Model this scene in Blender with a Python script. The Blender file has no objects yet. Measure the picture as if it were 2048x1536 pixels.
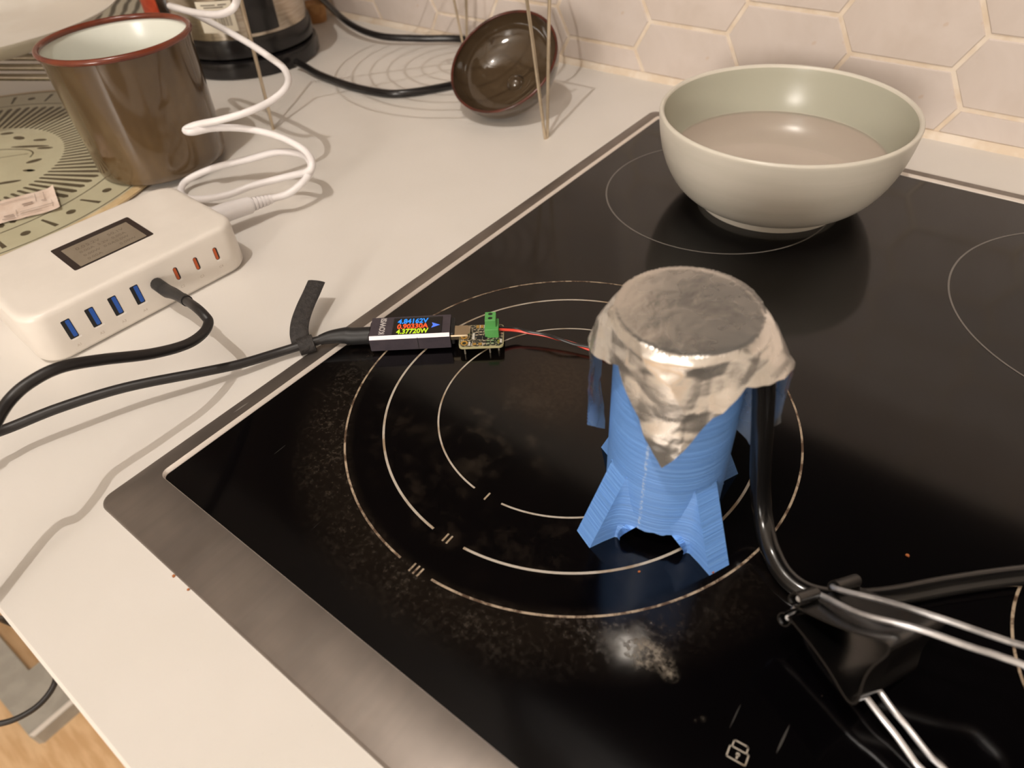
import bpy, bmesh, math, random
from math import sin, cos, pi, radians, sqrt, atan2, hypot
from mathutils import Vector, Matrix, noise as mnoise

random.seed(7)
S = bpy.context.scene
COL = S.collection

# ------------------------------------------------------------------ camera, world, lamps, exposure
# metres; worktop and hob glass lie at z = 0, hob front-left corner at the origin, x along the wall, y towards it
cam_d = bpy.data.cameras.new('camera')
cam = bpy.data.objects.new('camera', cam_d)
COL.objects.link(cam)
RX = Vector((0.78975, 0.61097, -0.05487)); RY = Vector((0.38919, -0.56818, -0.72505)); RZ = Vector((-0.47416, 0.55126, -0.68650))
m = Matrix((RX, -RY, -RZ)).transposed().to_4x4()
m.translation = Vector((0.26668, -0.02748, 0.23648))
cam.matrix_world = m
cam_d.sensor_width = 36.0
cam_d.lens = 1391.85 * 36.0 / 2048.0
cam_d.clip_start = 0.01
cam_d.dof.use_dof = True
cam_d.dof.focus_distance = 0.34
cam_d.dof.aperture_fstop = 11.0
S.camera = cam

world = bpy.data.worlds.new('world'); S.world = world
world.use_nodes = True
bg = world.node_tree.nodes['Background']
bg.inputs[0].default_value = (1.0, 0.92, 0.84, 1); bg.inputs[1].default_value = 0.05

def lamp(name, loc, energy, radius, color):
    d = bpy.data.lights.new(name, 'POINT'); d.energy = energy; d.shadow_soft_size = radius; d.color = color
    o = bpy.data.objects.new(name, d); o.location = loc; COL.objects.link(o); return o
lamp('ceiling_lamp', (0.10, -0.30, 1.40), 28.0, 0.009, (1.0, 0.93, 0.86))
lamp('fill_lamp', (0.55, -1.70, 0.60), 68.0, 0.22, (1.0, 0.92, 0.84))  # added soft fill from the front, lifts the upright faces

vs = S.view_settings
S.display_settings.display_device = 'sRGB'
vs.view_transform = 'Standard'; vs.look = 'None'; vs.exposure = 0.0; vs.gamma = 1.0; vs.use_curve_mapping = False

# ------------------------------------------------------------------ materials
def lin(c):
    return tuple(((v/255.0)/12.92 if v/255.0 <= 0.04045 else ((v/255.0+0.055)/1.055)**2.4) for v in c) + (1.0,)

def pm(name, rgb, rough=0.5, metal=0.0, spec=0.5, coat=0.0, emit=None, estr=1.0, trans=0.0):
    mt = bpy.data.materials.new(name); mt.use_nodes = True
    b = mt.node_tree.nodes['Principled BSDF']
    b.inputs['Base Color'].default_value = lin(rgb)
    b.inputs['Roughness'].default_value = rough
    b.inputs['Metallic'].default_value = metal
    b.inputs['Specular IOR Level'].default_value = spec
    b.inputs['Coat Weight'].default_value = coat
    b.inputs['Transmission Weight'].default_value = trans
    if emit:
        b.inputs['Emission Color'].default_value = lin(emit); b.inputs['Emission Strength'].default_value = estr
    return mt

class NT:
    def __init__(s, mt):
        s.mt = mt; s.t = mt.node_tree; s.n = s.t.nodes; s.l = s.t.links; s.b = s.n['Principled BSDF']
        s.co = s.n.new('ShaderNodeTexCoord').outputs['Object']
    def _in(s, sock, v):
        if hasattr(v, 'is_output'): s.l.new(v, sock)
        else: sock.default_value = v
    def math(s, op, a, b=0.0, c=0.0, clamp=False):
        n = s.n.new('ShaderNodeMath'); n.operation = op; n.use_clamp = clamp
        s._in(n.inputs[0], a); s._in(n.inputs[1], b); s._in(n.inputs[2], c); return n.outputs[0]
    def mul(s, a, b): return s.math('MULTIPLY', a, b)
    def add(s, a, b): return s.math('ADD', a, b)
    def step(s, v, lo, hi):
        n = s.n.new('ShaderNodeMapRange'); n.interpolation_type = 'SMOOTHSTEP'
        s._in(n.inputs[0], v); n.inputs[1].default_value = lo; n.inputs[2].default_value = hi; return n.outputs[0]
    def sep(s, v=None):
        n = s.n.new('ShaderNodeSeparateXYZ'); s.l.new(v or s.co, n.inputs[0]); return n.outputs
    def mapping(s, scale, rot=(0, 0, 0), loc=(0, 0, 0)):
        n = s.n.new('ShaderNodeMapping'); s.l.new(s.co, n.inputs[0])
        n.inputs['Scale'].default_value = scale; n.inputs['Rotation'].default_value = rot; n.inputs['Location'].default_value = loc
        return n.outputs[0]
    def noise(s, scale, detail=3.0, rough=0.55, vec=None, dist=0.0):
        n = s.n.new('ShaderNodeTexNoise'); s.l.new(vec or s.co, n.inputs['Vector'])
        n.inputs['Scale'].default_value = scale; n.inputs['Detail'].default_value = detail
        n.inputs['Roughness'].default_value = rough; n.inputs['Distortion'].default_value = dist
        return n.outputs['Fac']
    def mix(s, f, a, b):
        n = s.n.new('ShaderNodeMix'); n.data_type = 'RGBA'
        s._in(n.inputs[0], f); s._in(n.inputs[6], a); s._in(n.inputs[7], b); return n.outputs[2]
    def dist2(s, x, y):
        X = s.sep(); dx = s.math('SUBTRACT', X[0], x); dy = s.math('SUBTRACT', X[1], y)
        return s.math('SQRT', s.add(s.mul(dx, dx), s.mul(dy, dy)))
    def bump(s, h, strength=0.3, dist=0.001):
        n = s.n.new('ShaderNodeBump'); s.l.new(h, n.inputs['Height'])
        n.inputs['Strength'].default_value = strength; n.inputs['Distance'].default_value = dist
        s.l.new(n.outputs[0], s.b.inputs['Normal'])
    def color(s, v): s._in(s.b.inputs['Base Color'], v)
    def rough(s, v): s._in(s.b.inputs['Roughness'], v)

def noisy(name, c1, c2, scale, rough=0.5, metal=0.0, bump=0.0, stretch=(1, 1, 1), spec=0.5, detail=3.0):
    mt = pm(name, c1, rough, metal, spec); N = NT(mt)
    v = N.mapping(stretch); f = N.step(N.noise(scale, detail, vec=v), 0.35, 0.65)
    N.color(N.mix(f, lin(c1), lin(c2)))
    if bump: N.bump(f, bump, 0.0006)
    return mt

M = {}
# worktop: warm white laminate with tiny speckles
mt = pm('white_laminate', (226, 222, 216), 0.32, 0, 0.4); N = NT(mt)
sp = N.step(N.noise(900, 2), 0.70, 0.78); bl = N.step(N.noise(9, 3), 0.3, 0.7)
N.color(N.mix(N.mul(sp, 0.16), N.mix(bl, lin((226, 221, 215)), lin((222, 217, 210))), lin((150, 140, 126)))); M['laminate'] = mt
# brushed steel
def steel(name, stretch, base=(140, 131, 124)):
    mt = pm(name, base, 0.34, 0.75); N = NT(mt)
    v = N.mapping(stretch); g = N.noise(60, 4, vec=v); blot = N.noise(28, 3)
    scr = N.step(N.noise(330, 2, vec=N.mapping((1.0, 0.10, 1), (0, 0, 0.9))), 0.73, 0.80)
    c = N.mix(N.step(blot, 0.3, 0.7), lin(base), lin(tuple(v_*0.88 for v_ in base)))
    c = N.mix(N.mul(N.step(g, 0.35, 0.7), 0.25), c, lin(tuple(v_*0.8 for v_ in base)))
    N.color(N.mix(N.mul(scr, 0.55), c, lin((235, 228, 220))))
    N.rough(N.add(N.mul(g, 0.16), 0.28)); N.bump(g, 0.05, 0.0003); return mt
M['steel_side'] = steel('brushed_steel', (3, 0.12, 1))
M['lip'] = pm('highlit_frame_lip', (226, 216, 206), 0.4, 0.35)  # pale colour paints in the highlight along the inner frame edge
# black ceramic glass with haze, burnt residue, scratches and painted-in reflections
CX, CY = 0.1363, 0.1629
mt = pm('black_ceramic_glass', (9, 8, 9), 0.035, 0, 0.5); N = NT(mt)
X = N.sep()
r = N.dist2(CX, CY)
fine = N.noise(420, 5, 0.7); big = N.noise(26, 4, 0.6, dist=0.6); mid = N.noise(85, 4, 0.65)
front = N.step(X[1], CY + 0.01, CY - 0.09)
left = N.step(X[0], CX - 0.03, CX - 0.10)
band = N.mul(N.step(r, 0.100, 0.107), N.step(r, 0.134, 0.110))
band_in = N.mul(N.step(r, 0.055, 0.068), N.step(r, 0.100, 0.085))
soot = N.mul(N.mul(band, N.add(front, N.mul(left, 0.6))), N.step(N.add(N.mul(fine, 0.7), N.mul(mid, 0.3)), 0.46, 0.70))
inner = N.mul(N.mul(band_in, N.add(front, N.mul(left, 0.5))), N.step(mid, 0.48, 0.72))
hz = N.dist2(0.1215, 0.178)
haze = N.mul(N.step(hz, 0.042, 0.004), N.add(0.35, N.mul(N.step(fine, 0.35, 0.7), 0.65)))
hz2 = N.dist2(0.1190, 0.133)
haze2 = N.mul(N.step(hz2, 0.040, 0.010), N.step(N.noise(60, 4, 0.6), 0.48, 0.70))
glint_d = N.math('MINIMUM', N.math('MINIMUM', N.math('MINIMUM', N.math('MINIMUM', N.math('MINIMUM', N.add(N.dist2(0.2242, 0.0805), 0.0000), N.add(N.dist2(0.2283, 0.0826), 0.0022)), N.add(N.dist2(0.2323, 0.0816), 0.0026)), N.add(N.dist2(0.2352, 0.0799), 0.0032)), N.add(N.dist2(0.2507, 0.0728), 0.0058)), N.add(N.dist2(0.2490, 0.0710), 0.0064))
glint = N.mul(N.step(glint_d, 0.0075, 0.0025), N.step(N.add(N.mul(mid, 0.35), N.mul(fine, 0.65)), 0.42, 0.62))  # pale smear painted in, mainly for the foil's reflection in the glass
scr = N.step(N.noise(520, 1, vec=N.mapping((1, 0.05, 1), (0, 0, 0.7))), 0.78, 0.82)
dots = N.step(N.noise(1100, 1), 0.80, 0.84)
base = lin((4, 3, 4))
c = N.mix(N.mul(N.mul(band, front), 0.02), base, lin((150, 128, 104))); c = N.mix(N.mul(soot, 0.06), c, lin((160, 138, 114)))
c = N.mix(N.mul(inner, 0.035), c, lin((150, 128, 108)))
c = N.mix(N.mul(haze, 0.085), c, lin((150, 118, 84)))
c = N.mix(N.mul(haze2, 0.08), c, lin((150, 132, 112)))
c = N.mix(N.mul(glint, 0.30), c, lin((215, 200, 178)))
c = N.mix(N.mul(scr, 0.10), c, lin((200, 195, 190)))
c = N.mix(N.mul(N.mul(dots, N.step(big, 0.45, 0.6)), 0.22), c, lin((190, 170, 150)))
N.color(c)
N.rough(N.add(0.11, N.add(N.mul(soot, 0.30), N.add(N.mul(haze, 0.15), N.mul(glint, 0.30)))))
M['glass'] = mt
mt = pm('worn_white_print', (176, 166, 152), 0.45); N = NT(mt)
N.color(N.mix(N.step(N.noise(70, 4), 0.45, 0.65), lin((182, 173, 160)), lin((150, 130, 106)))); M['print'] = mt
mt = pm('burnt_print', (150, 128, 104), 0.5); N = NT(mt)
N.color(N.mix(N.step(N.noise(160, 5, 0.7), 0.42, 0.58), lin((170, 152, 130)), lin((78, 58, 42)))); M['print_burnt'] = mt
mt = pm('faint_print', (104, 99, 94), 0.4); M['print_faint'] = mt
# tiles and grout
mt = pm('glazed_stone_tile', (214, 204, 196), 0.28, 0, 0.45); N = NT(mt)
oi = N.n.new('ShaderNodeObjectInfo').outputs['Random']
v = N.mapping((1, 1, 1)); a = N.step(N.noise(16, 4, 0.6, dist=0.8), 0.3, 0.72); sp = N.step(N.noise(75, 3), 0.69, 0.76)
c = N.mix(a, lin((219, 207, 199)), lin((209, 196, 186))); c = N.mix(N.mul(oi, 0.35), c, lin((200, 192, 188)))
N.color(N.mix(N.mul(sp, 0.28), c, lin((196, 160, 122)))); N.bump(a, 0.04, 0.0005); M['tile'] = mt
M['grout'] = noisy('cream_grout', (232, 219, 203), (220, 202, 180), 60, 0.8, bump=0.3)
M['floor'] = noisy('oiled_oak_floor', (226, 192, 150), (208, 170, 126), 14, 0.4, stretch=(1, 6, 1))
M['cabinet'] = noisy('white_cabinet_foil', (222, 216, 208), (214, 208, 200), 8, 0.45)
M['paint'] = noisy('white_wall_paint', (210, 206, 200), (204, 199, 192), 5, 0.7)
M['added_cab'] = noisy('added_dark_cabinet', (74, 70, 66), (68, 64, 60), 8, 0.5)
M['hood'] = noisy('dark_steel_mesh', (38, 36, 35), (28, 27, 26), 90, 0.6, 0.2)

# ------------------------------------------------------------------ mesh helpers
ORG = {}
def link(o, parent=None):
    COL.objects.link(o)
    if parent is not None: o.parent = parent
    return o
def thing(name, label, cat, loc=(0, 0, 0), group=None):
    o = bpy.data.objects.new(name, None); o.empty_display_size = 0.01; o.location = loc
    o['label'] = label; o['category'] = cat
    if group: o['group'] = group
    COL.objects.link(o); ORG[o.name] = Vector(loc); return o

class MB:
    def __init__(s): s.v = []; s.f = []; s.mi = []
    def add(s, vs, fs, mi=0):
        k = len(s.v); s.v += [Vector(v) for v in vs]; s.f += [tuple(i+k for i in f) for f in fs]; s.mi += [mi]*len(fs); return s
    def loft(s, rings, cap0=True, cap1=True, closed=True, mi=0):
        n = len(rings[0]); vs = [p for r_ in rings for p in r_]; fs = []
        for i in range(len(rings)-1):
            for j in range(n if closed else n-1):
                a = i*n+j; b = i*n+(j+1) % n; fs.append((a, b, b+n, a+n))
        if cap0: fs.append(tuple(reversed(range(n))))
        if cap1: fs.append(tuple(range((len(rings)-1)*n, len(rings)*n)))
        return s.add(vs, fs, mi)
    def lathe(s, prof, c=(0, 0, 0), n=64, axis=None, mi=0, a0=0.0, caps=True):
        R = Matrix.Identity(3)
        if axis is not None: R = Vector((0, 0, 1)).rotation_difference(Vector(axis)).to_matrix()
        c = Vector(c); rings = []
        for r_, z in prof:
            rings.append([c + R @ Vector((r_*cos(a0+2*pi*k/n), r_*sin(a0+2*pi*k/n), z)) for k in range(n)])
        return s.loft(rings, caps and prof[0][0] > 1e-6, caps and prof[-1][0] > 1e-6, True, mi)
    def tube(s, pts, r_, n=12, sub=6, mi=0, flat=None, cap=True, up=None):
        P = spline(pts, sub) if sub > 1 else [Vector(p) for p in pts]
        rr = r_ if callable(r_) else (lambda t: r_)
        rings = []; prev = None
        for i, p in enumerate(P):
            t = (P[min(i+1, len(P)-1)] - P[max(i-1, 0)]).normalized()
            if prev is None:
                u = Vector(up) if up else (Vector((0, 0, 1)) if abs(t.z) < 0.9 else Vector((1, 0, 0)))
            else: u = prev
            u = (u - t*u.dot(t)).normalized(); prev = u; w = t.cross(u)
            q = rr(i/(len(P)-1)); a, b = (q, q) if flat is None else (flat[0], flat[1])
            rings.append([p + u*(a*cos(2*pi*k/n)) + w*(b*sin(2*pi*k/n)) for k in range(n)])
        return s.loft(rings, cap, cap, True, mi)
    def box(s, lo, hi, bev=0.0, fr=None, mi=0):
        (x0, y0, z0), (x1, y1, z1) = lo, hi
        b = bev
        if b <= 0:
            vs = [(x0,y0,z0),(x1,y0,z0),(x1,y1,z0),(x0,y1,z0),(x0,y0,z1),(x1,y0,z1),(x1,y1,z1),(x0,y1,z1)]
            fs = [(3,2,1,0),(4,5,6,7),(0,1,5,4),(1,2,6,5),(2,3,7,6),(3,0,4,7)]
        else:
            def rg(i, z): return [Vector((x, y, z)) for x, y in rrect(x0+i, y0+i, x1-i, y1-i, b, 3)]
            k = MB().loft([rg(b*0.5, z0), rg(0, z0+b*0.5), rg(0, z1-b*0.5), rg(b*0.5, z1)])
            vs, fs = k.v, k.f
        if fr is not None: vs = [fr(Vector(v)) for v in vs]
        return s.add(vs, fs, mi)
    def obj(s, name, mats, parent=None, smooth=True, angle=35, loc=None):
        o0 = ORG[parent.name] if parent is not None else Vector(loc or (0, 0, 0))
        me = bpy.data.meshes.new(name)
        me.from_pydata([tuple(v - o0) for v in s.v], [], s.f)
        if not isinstance(mats, (list, tuple)): mats = [mats]
        for q in mats: me.materials.append(q)
        me.polygons.foreach_set('material_index', s.mi)
        bm = bmesh.new(); bm.from_mesh(me); bmesh.ops.recalc_face_normals(bm, faces=bm.faces); bm.to_mesh(me); bm.free()
        if smooth:
            me.polygons.foreach_set('use_smooth', [True]*len(me.polygons)); me.set_sharp_from_angle(angle=radians(angle))
        me.update()
        o = bpy.data.objects.new(name, me)
        if parent is None: o.location = o0
        link(o, parent); ORG[o.name] = o0; return o

def tag(o, label, cat, group=None):
    o['label'] = label; o['category'] = cat
    if group: o['group'] = group
    return o
def struct(o): o['kind'] = 'structure'; return o

def spline(pts, sub=6):
    P = [Vector(p) for p in pts]; out = []
    for i in range(len(P)-1):
        p0 = P[i-1] if i else P[0]*2-P[1]; p1, p2 = P[i], P[i+1]; p3 = P[i+2] if i+2 < len(P) else P[-1]*2-P[-2]
        for k in range(sub):
            t = k/sub
            out.append(0.5*((2*p1)+(p2-p0)*t+(2*p0-5*p1+4*p2-p3)*t*t+(3*p1-p0-3*p2+p3)*t**3))
    out.append(P[-1]); return out
def rrect(x0, y0, x1, y1, r_, n=5):
    out = []
    r_ = max(min(r_, (x1-x0)/2-1e-6, (y1-y0)/2-1e-6), 1e-6)
    for cx, cy, a in ((x1-r_, y1-r_, 0), (x0+r_, y1-r_, 90), (x0+r_, y0+r_, 180), (x1-r_, y0+r_, 270)):
        for k in range(n+1):
            t = radians(a+90*k/n); out.append((cx+r_*cos(t), cy+r_*sin(t)))
    return out
def frame_of(O, e1, e2, e3):
    O, e1, e2, e3 = Vector(O), Vector(e1).normalized(), Vector(e2).normalized(), Vector(e3).normalized()
    return lambda p: O + e1*p[0] + e2*p[1] + e3*p[2]
_fonts = {}
def text(name, body, size, fr, mat, parent, depth=0.00012, align='LEFT', bold=0.0, xs=1.0):
    cu = bpy.data.curves.new(name, 'FONT'); cu.body = body; cu.size = size; cu.extrude = depth; cu.align_x = align; cu.offset = bold; cu.resolution_u = 3
    t = bpy.data.objects.new(name, cu); COL.objects.link(t)
    dg = bpy.context.evaluated_depsgraph_get()
    me = bpy.data.meshes.new_from_object(t.evaluated_get(dg))
    bpy.data.objects.remove(t); bpy.data.curves.remove(cu)
    mb = MB(); mb.add([fr(Vector((v.co.x*xs, v.co.y, v.co.z))) for v in me.vertices], [tuple(p.vertices) for p in me.polygons])
    bpy.data.meshes.remove(me)
    return mb.obj(name, mat, parent, smooth=False)

# ------------------------------------------------------------------ setting: wall, tiles, floor, added out-of-view hood and cabinets
WY = 0.5459
k = MB().box((-2.6, WY+0.0015, -0.96), (2.2, WY+0.12, 1.68)); wall = struct(k.obj('wall_back', M['paint'], smooth=False))
MB().box((-1.16, WY, 0.0), (1.24, WY+0.0016, 0.52)).obj('grout_bed', M['grout'], wall, smooth=False)
TL, TX, TZ, T0, Z0 = 0.0698, 0.0133, 0.0241, 0.0288, 0.0473
G2 = 0.0015
def clip_poly(poly, zmin):
    out = []
    for i in range(len(poly)):
        a, b = poly[i], poly[(i+1) % len(poly)]
        if a[1] >= zmin: out.append(a)
        if (a[1] >= zmin) != (b[1] >= zmin):
            t = (zmin-a[1])/(b[1]-a[1]); out.append((a[0]+(b[0]-a[0])*t, zmin))
    return out
def tile_mesh(poly):
    n = len(poly); cx = sum(p[0] for p in poly)/n; cz = sum(p[1] for p in poly)/n
    def rg(s_, y): return [Vector((cx+(x-cx)*s_[0], y, cz+(z-cz)*s_[1])) for x, z in poly]
    return MB().loft([rg((1, 1), 0.0025), rg((1, 1), -0.0001), rg((0.985, 0.965), -0.0010)], cap0=False)
hexp = [(-TL/2-TX+1.2*G2, 0), (-TL/2+0.6*G2, TZ-G2), (TL/2-0.6*G2, TZ-G2), (TL/2+TX-1.2*G2, 0), (TL/2-0.6*G2, -TZ+G2), (-TL/2+0.6*G2, -TZ+G2)]
proto = None
for ci in range(-14, 16):
    for ri in range(-2, 11):
        cx = T0 + TX + TL/2 + ci*(TX+TL); cz = Z0 + ri*2*TZ + (TZ if ci % 2 else 0)
        if cz < -TZ*0.6 or cz > 0.50 or cx > 1.2 or cx < -1.1: continue
        poly = [(x+cx, z+cz) for x, z in hexp]
        if min(z for _, z in poly) < 0.0055:
            poly = clip_poly(poly, 0.0055)
            if len(poly) < 3 or max(z for _, z in poly) < 0.012: continue
            o = tile_mesh([(x-cx, z-cz) for x, z in poly]).obj('tile', M['tile'], smooth=False)
        elif proto is None:
            o = proto = tile_mesh(hexp).obj('tile', M['tile'], smooth=False)
        else:
            o = proto.copy(); COL.objects.link(o)
        o.parent = wall; o.location = (cx, WY, cz); o.rotation_euler = (random.uniform(-.004, .004), 0, random.uniform(-.003, .003))
k = MB().box((-2.6, -2.4, -0.96), (2.2, WY+0.12, -0.9)); struct(k.obj('floor', M['floor'], smooth=False))
k = MB().box((-2.6, -2.5, -0.96), (2.2, -2.4, 1.68)); struct(k.obj('wall_front', M['paint'], smooth=False))
k = MB().box((-2.7, -2.4, -0.96), (-2.6, WY+0.12, 1.68)); struct(k.obj('wall_left', M['paint'], smooth=False))
k = MB().box((2.2, -2.4, -0.96), (2.3, WY+0.12, 1.68)); struct(k.obj('wall_right', M['paint'], smooth=False))
k = MB().box((-2.6, -2.4, 1.62), (2.2, WY+0.12, 1.72)); struct(k.obj('ceiling', M['paint'], smooth=False))
k = MB().box((0.0, 0.25, 0.65), (0.59, WY, 0.80)); k.box((0.0, WY-0.012, 0.33), (0.59, WY-0.003, 0.65)); struct(k.obj('added_hood', M['hood'], smooth=False))     # unseen dark extractor and back panel, added to darken the hob's reflection
k = MB().box((-1.6, 0.22, 0.62), (-0.002, WY, 1.35)); k.box((0.592, 0.22, 0.62), (1.4, WY, 1.35)); struct(k.obj('added_cabinets', M['added_cab'], smooth=False))   # unseen wall cabinets, added dark for the hob glass to mirror
# grout bead between wall and worktop
bead = MB()
xs = [-1.1+i*0.02 for i in range(90)]
rings = []
for x in xs:
    w = 0.0042+0.0012*mnoise.noise(Vector((x*40, 3, 0))); h = 0.0052+0.0010*mnoise.noise(Vector((x*55, 9, 0)))
    rings.append([Vector((x, WY+0.001, 0.0)), Vector((x, WY-w, 0.0)), Vector((x, WY-w*0.75, h*0.5)), Vector((x, WY-0.0012, h)), Vector((x, WY+0.001, h))])
bead.loft(rings); struct(bead.obj('trim_1', M['grout']))

# ------------------------------------------------------------------ worktop with the hob cut-out, cabinet under it
HX0, HX1, HY0, HY1 = 0.0, 0.588, 0.0, 0.4852           # outer frame of the hob
IX0, IX1, IY0, IY1 = 0.0113, 0.5767, 0.0256, 0.4755     # glass
wt = MB()
def rect(x0, y0, x1, y1, z): return [Vector((x0, y0, z)), Vector((x1, y0, z)), Vector((x1, y1, z)), Vector((x0, y1, z))]
o_, i_ = (-1.25, -0.0503, 1.25, WY), (0.009, 0.02, 0.58, 0.479)
rings = [rect(*i_, -0.038), rect(o_[0], o_[1]+.002, o_[2], o_[3], -0.038), rect(o_[0], o_[1], o_[2], o_[3], -0.036), rect(o_[0], o_[1], o_[2], o_[3], -0.0014), rect(o_[0], o_[1]+0.0012, o_[2], o_[3], 0.0), rect(*i_, 0.0), rect(*i_, -0.038)]
wt.loft(rings, False, False)
tag(wt.obj('worktop', M['laminate'], smooth=False), 'long white laminate worktop running along the tiled wall around the hob', 'worktop')
cb = thing('base_cabinet', 'white base cabinet that carries the worktop', 'cabinet', (0.0, 0.25, -0.9))
MB().box((-1.25, 0.02, -0.80), (0.008, WY, -0.038)).obj('carcass', M['cabinet'], cb, smooth=False)
MB().box((0.008, 0.02, -0.80), (1.25, WY, -0.058)).obj('carcass', M['cabinet'], cb, smooth=False)
MB().box((-1.25, 0.06, -0.90), (1.25, WY, -0.80)).obj('plinth', M['cabinet'], cb, smooth=False)
for x0 in (-1.25, -0.65, -0.05, 0.55):
    MB().box((x0+0.002, -0.001, -0.795), (x0+0.596, 0.019, -0.05), 0.003).obj('door', M['cabinet'], cb)

# ------------------------------------------------------------------ hob
hob = thing('ceramic_hob', 'black glass ceramic hob with a brushed steel frame set into the white worktop', 'hob', (0.0, 0.0, 0.0))
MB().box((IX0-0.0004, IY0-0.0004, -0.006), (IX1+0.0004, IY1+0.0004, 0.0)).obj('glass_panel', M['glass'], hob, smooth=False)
def rr_loop(x0, y0, x1, y1, r_, z): return [Vector((x, y, z)) for x, y in rrect(x0, y0, x1, y1, r_, 6)]
fr = MB().loft([rr_loop(HX0, HY0, HX1, HY1, 0.006, 0.0), rr_loop(HX0+.0003, HY0+.0003, HX1-.0003, HY1-.0003, 0.006, 0.0010), rr_loop(HX0+.0012, HY0+.0012, HX1-.0012, HY1-.0012, 0.0055, 0.0015),
     rr_loop(IX0-.0023, IY0-.0007, IX1+.0023, IY1+.0023, 0.0042, 0.0015)], False, False)
fo = fr.obj('steel_frame', M['steel_side'], hob, angle=50); fo['label'] = 'brushed steel frame, broad and scratched along the front'
MB().loft([rr_loop(IX0-.0023, IY0-.0007, IX1+.0023, IY1+.0023, 0.0042, 0.0015), rr_loop(IX0-.0020, IY0-.0006, IX1+.0020, IY1+.0020, 0.0040, 0.00145), rr_loop(IX0-.0003, IY0-.0002, IX1+.0003, IY1+.0003, 0.0025, 0.0002), rr_loop(IX0, IY0, IX1, IY1, 0.0025, -0.002)], False, False).obj('frame_lip', M['lip'], hob, angle=30)
MB().box((0.012, 0.03, -0.056), (0.575, 0.47, -0.0062)).obj('underbody', M['hood'], hob, smooth=False)
def arc_ring(cx, cy, r_, w, gaps=(), n=180, z=0.0001, jit=0.0):
    mb = MB()
    def ok(a):
        return not any(abs((a-g+pi) % (2*pi)-pi) < h for g, h in gaps)
    for i in range(n):
        a0, a1 = 2*pi*i/n, 2*pi*(i+1)/n
        if not ok((a0+a1)/2): continue
        q = []
        for a in (a0, a1):
            for rr in (r_-w/2, r_+w/2): q.append(Vector((cx+rr*cos(a), cy+rr*sin(a), z)))
        mb.add([q[0], q[1], q[3], q[2]], [(0, 1, 2, 3)])
    return mb
def tick(cx, cy, r_, a, n, w=0.0008, ln=0.0042, sp=0.0021):
    mb = MB(); ca, sa = cos(a), sin(a)
    for i in range(n):
        t = (i-(n-1)/2)*sp
        q = []
        for dr, dt in ((-ln/2, -w/2), (ln/2, -w/2), (ln/2, w/2), (-ln/2, w/2)):
            q.append(Vector((cx+(r_+dr)*ca-(t+dt)*sa, cy+(r_+dr)*sa+(t+dt)*ca, 0.0001)))
        mb.add(q, [(0, 1, 2, 3)])
    return mb
for r_, w, key, n, px in ((0.0613, 0.00085, 'print', 1, (0.1370,0.1016,0.0000)), (0.0870, 0.00110, 'print', 2, (0.1373,0.0766,-0.0000)), (0.1049, 0.00095, 'print_burnt', 3, (0.1369,0.0585,-0.0000))):
    a = atan2(px[1]-CY, px[0]-CX)
    o = arc_ring(CX, CY, r_, w, ((a, 0.0075/r_),), 240).obj('zone_ring', M[key], hob, smooth=False)
    tick(CX, CY, r_, a, n).obj('zone_tick', M[key], hob, smooth=False)
arc_ring(0.1032, 0.3881, 0.0736, 0.0010).obj('zone_ring', M['print_faint'], hob, smooth=False)
arc_ring(0.3349, 0.3798, 0.0834, 0.0010).obj('zone_ring', M['print_faint'], hob, smooth=False)
arc_ring(0.3858, 0.1763, 0.0650, 0.0010).obj('zone_ring', M['print_burnt'], hob, smooth=False)
# padlock symbol
lk = MB()
lf = frame_of((0.26165, 0.06705, 0.00012), (0.99, 0.10, 0), (-0.10, 0.99, 0), (0, 0, 1))
def stroke(pts, w, closed=False):
    n = len(pts)
    for i in range(n if closed else n-1):
        a, b = Vector(pts[i]), Vector(pts[(i+1) % n]); d = (b-a).normalized(); q = Vector((-d.y, d.x))*w/2; e = d*w/2
        lk.add([lf((*(a-e-q), 0)), lf((*(b+e-q), 0)), lf((*(b+e+q), 0)), lf((*(a-e+q), 0))], [(0, 1, 2, 3)])
stroke([(0, 0), (0.0059, 0), (0.0059, 0.0036), (0, 0.0036)], 0.0004, True)
stroke([(0.0006, 0.0036), (0.0006, 0.0054), (0.0010, 0.0058), (0.0047, 0.0058), (0.0051, 0.0054), (0.0051, 0.0036)], 0.0004)
lk.add([lf((0.00295+0.0006*cos(t*pi/6), 0.0021+0.0006*sin(t*pi/6), 0)) for t in range(12)], [tuple(range(12))])
stroke([(0.00295, 0.0020), (0.00295, 0.0009)], 0.0005)
lk.obj('padlock_symbol', M['print'], hob, smooth=False)

# ------------------------------------------------------------------ grey-green bowl with water
BX, BY = 0.1335, 0.4019
mt = pm('celadon_glaze', (214, 206, 194), 0.30, 0, 0.5); N = NT(mt)
N.color(N.mix(N.step(N.noise(40, 3, vec=N.mapping((0.2, 0.2, 3))), 0.3, 0.7), lin((210, 205, 192)), lin((217, 211, 199)))); M['celadon'] = mt
bowl = thing('serving_bowl', 'large grey-green ceramic bowl on the back left cooking zone', 'bowl', (BX, BY, 0))
prof = [(0.0, 0.004), (0.040, 0.004), (0.0430, 0.0), (0.0455, 0.0), (0.0460, 0.002), (0.0458, 0.0046), (0.0480, 0.0058), (0.0555, 0.0092), (0.0625, 0.0155), (0.0682, 0.0245), (0.0722, 0.0345), (0.0746, 0.0450), (0.0760, 0.0560), (0.0758, 0.0583), (0.0746, 0.0590), (0.0733, 0.0580), (0.0726, 0.0550), (0.0712, 0.0470), (0.0680, 0.0355), (0.0625, 0.0250), (0.0550, 0.0175), (0.0440, 0.0120), (0.025, 0.0098), (0.0, 0.0095)]
pr2 = []
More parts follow.
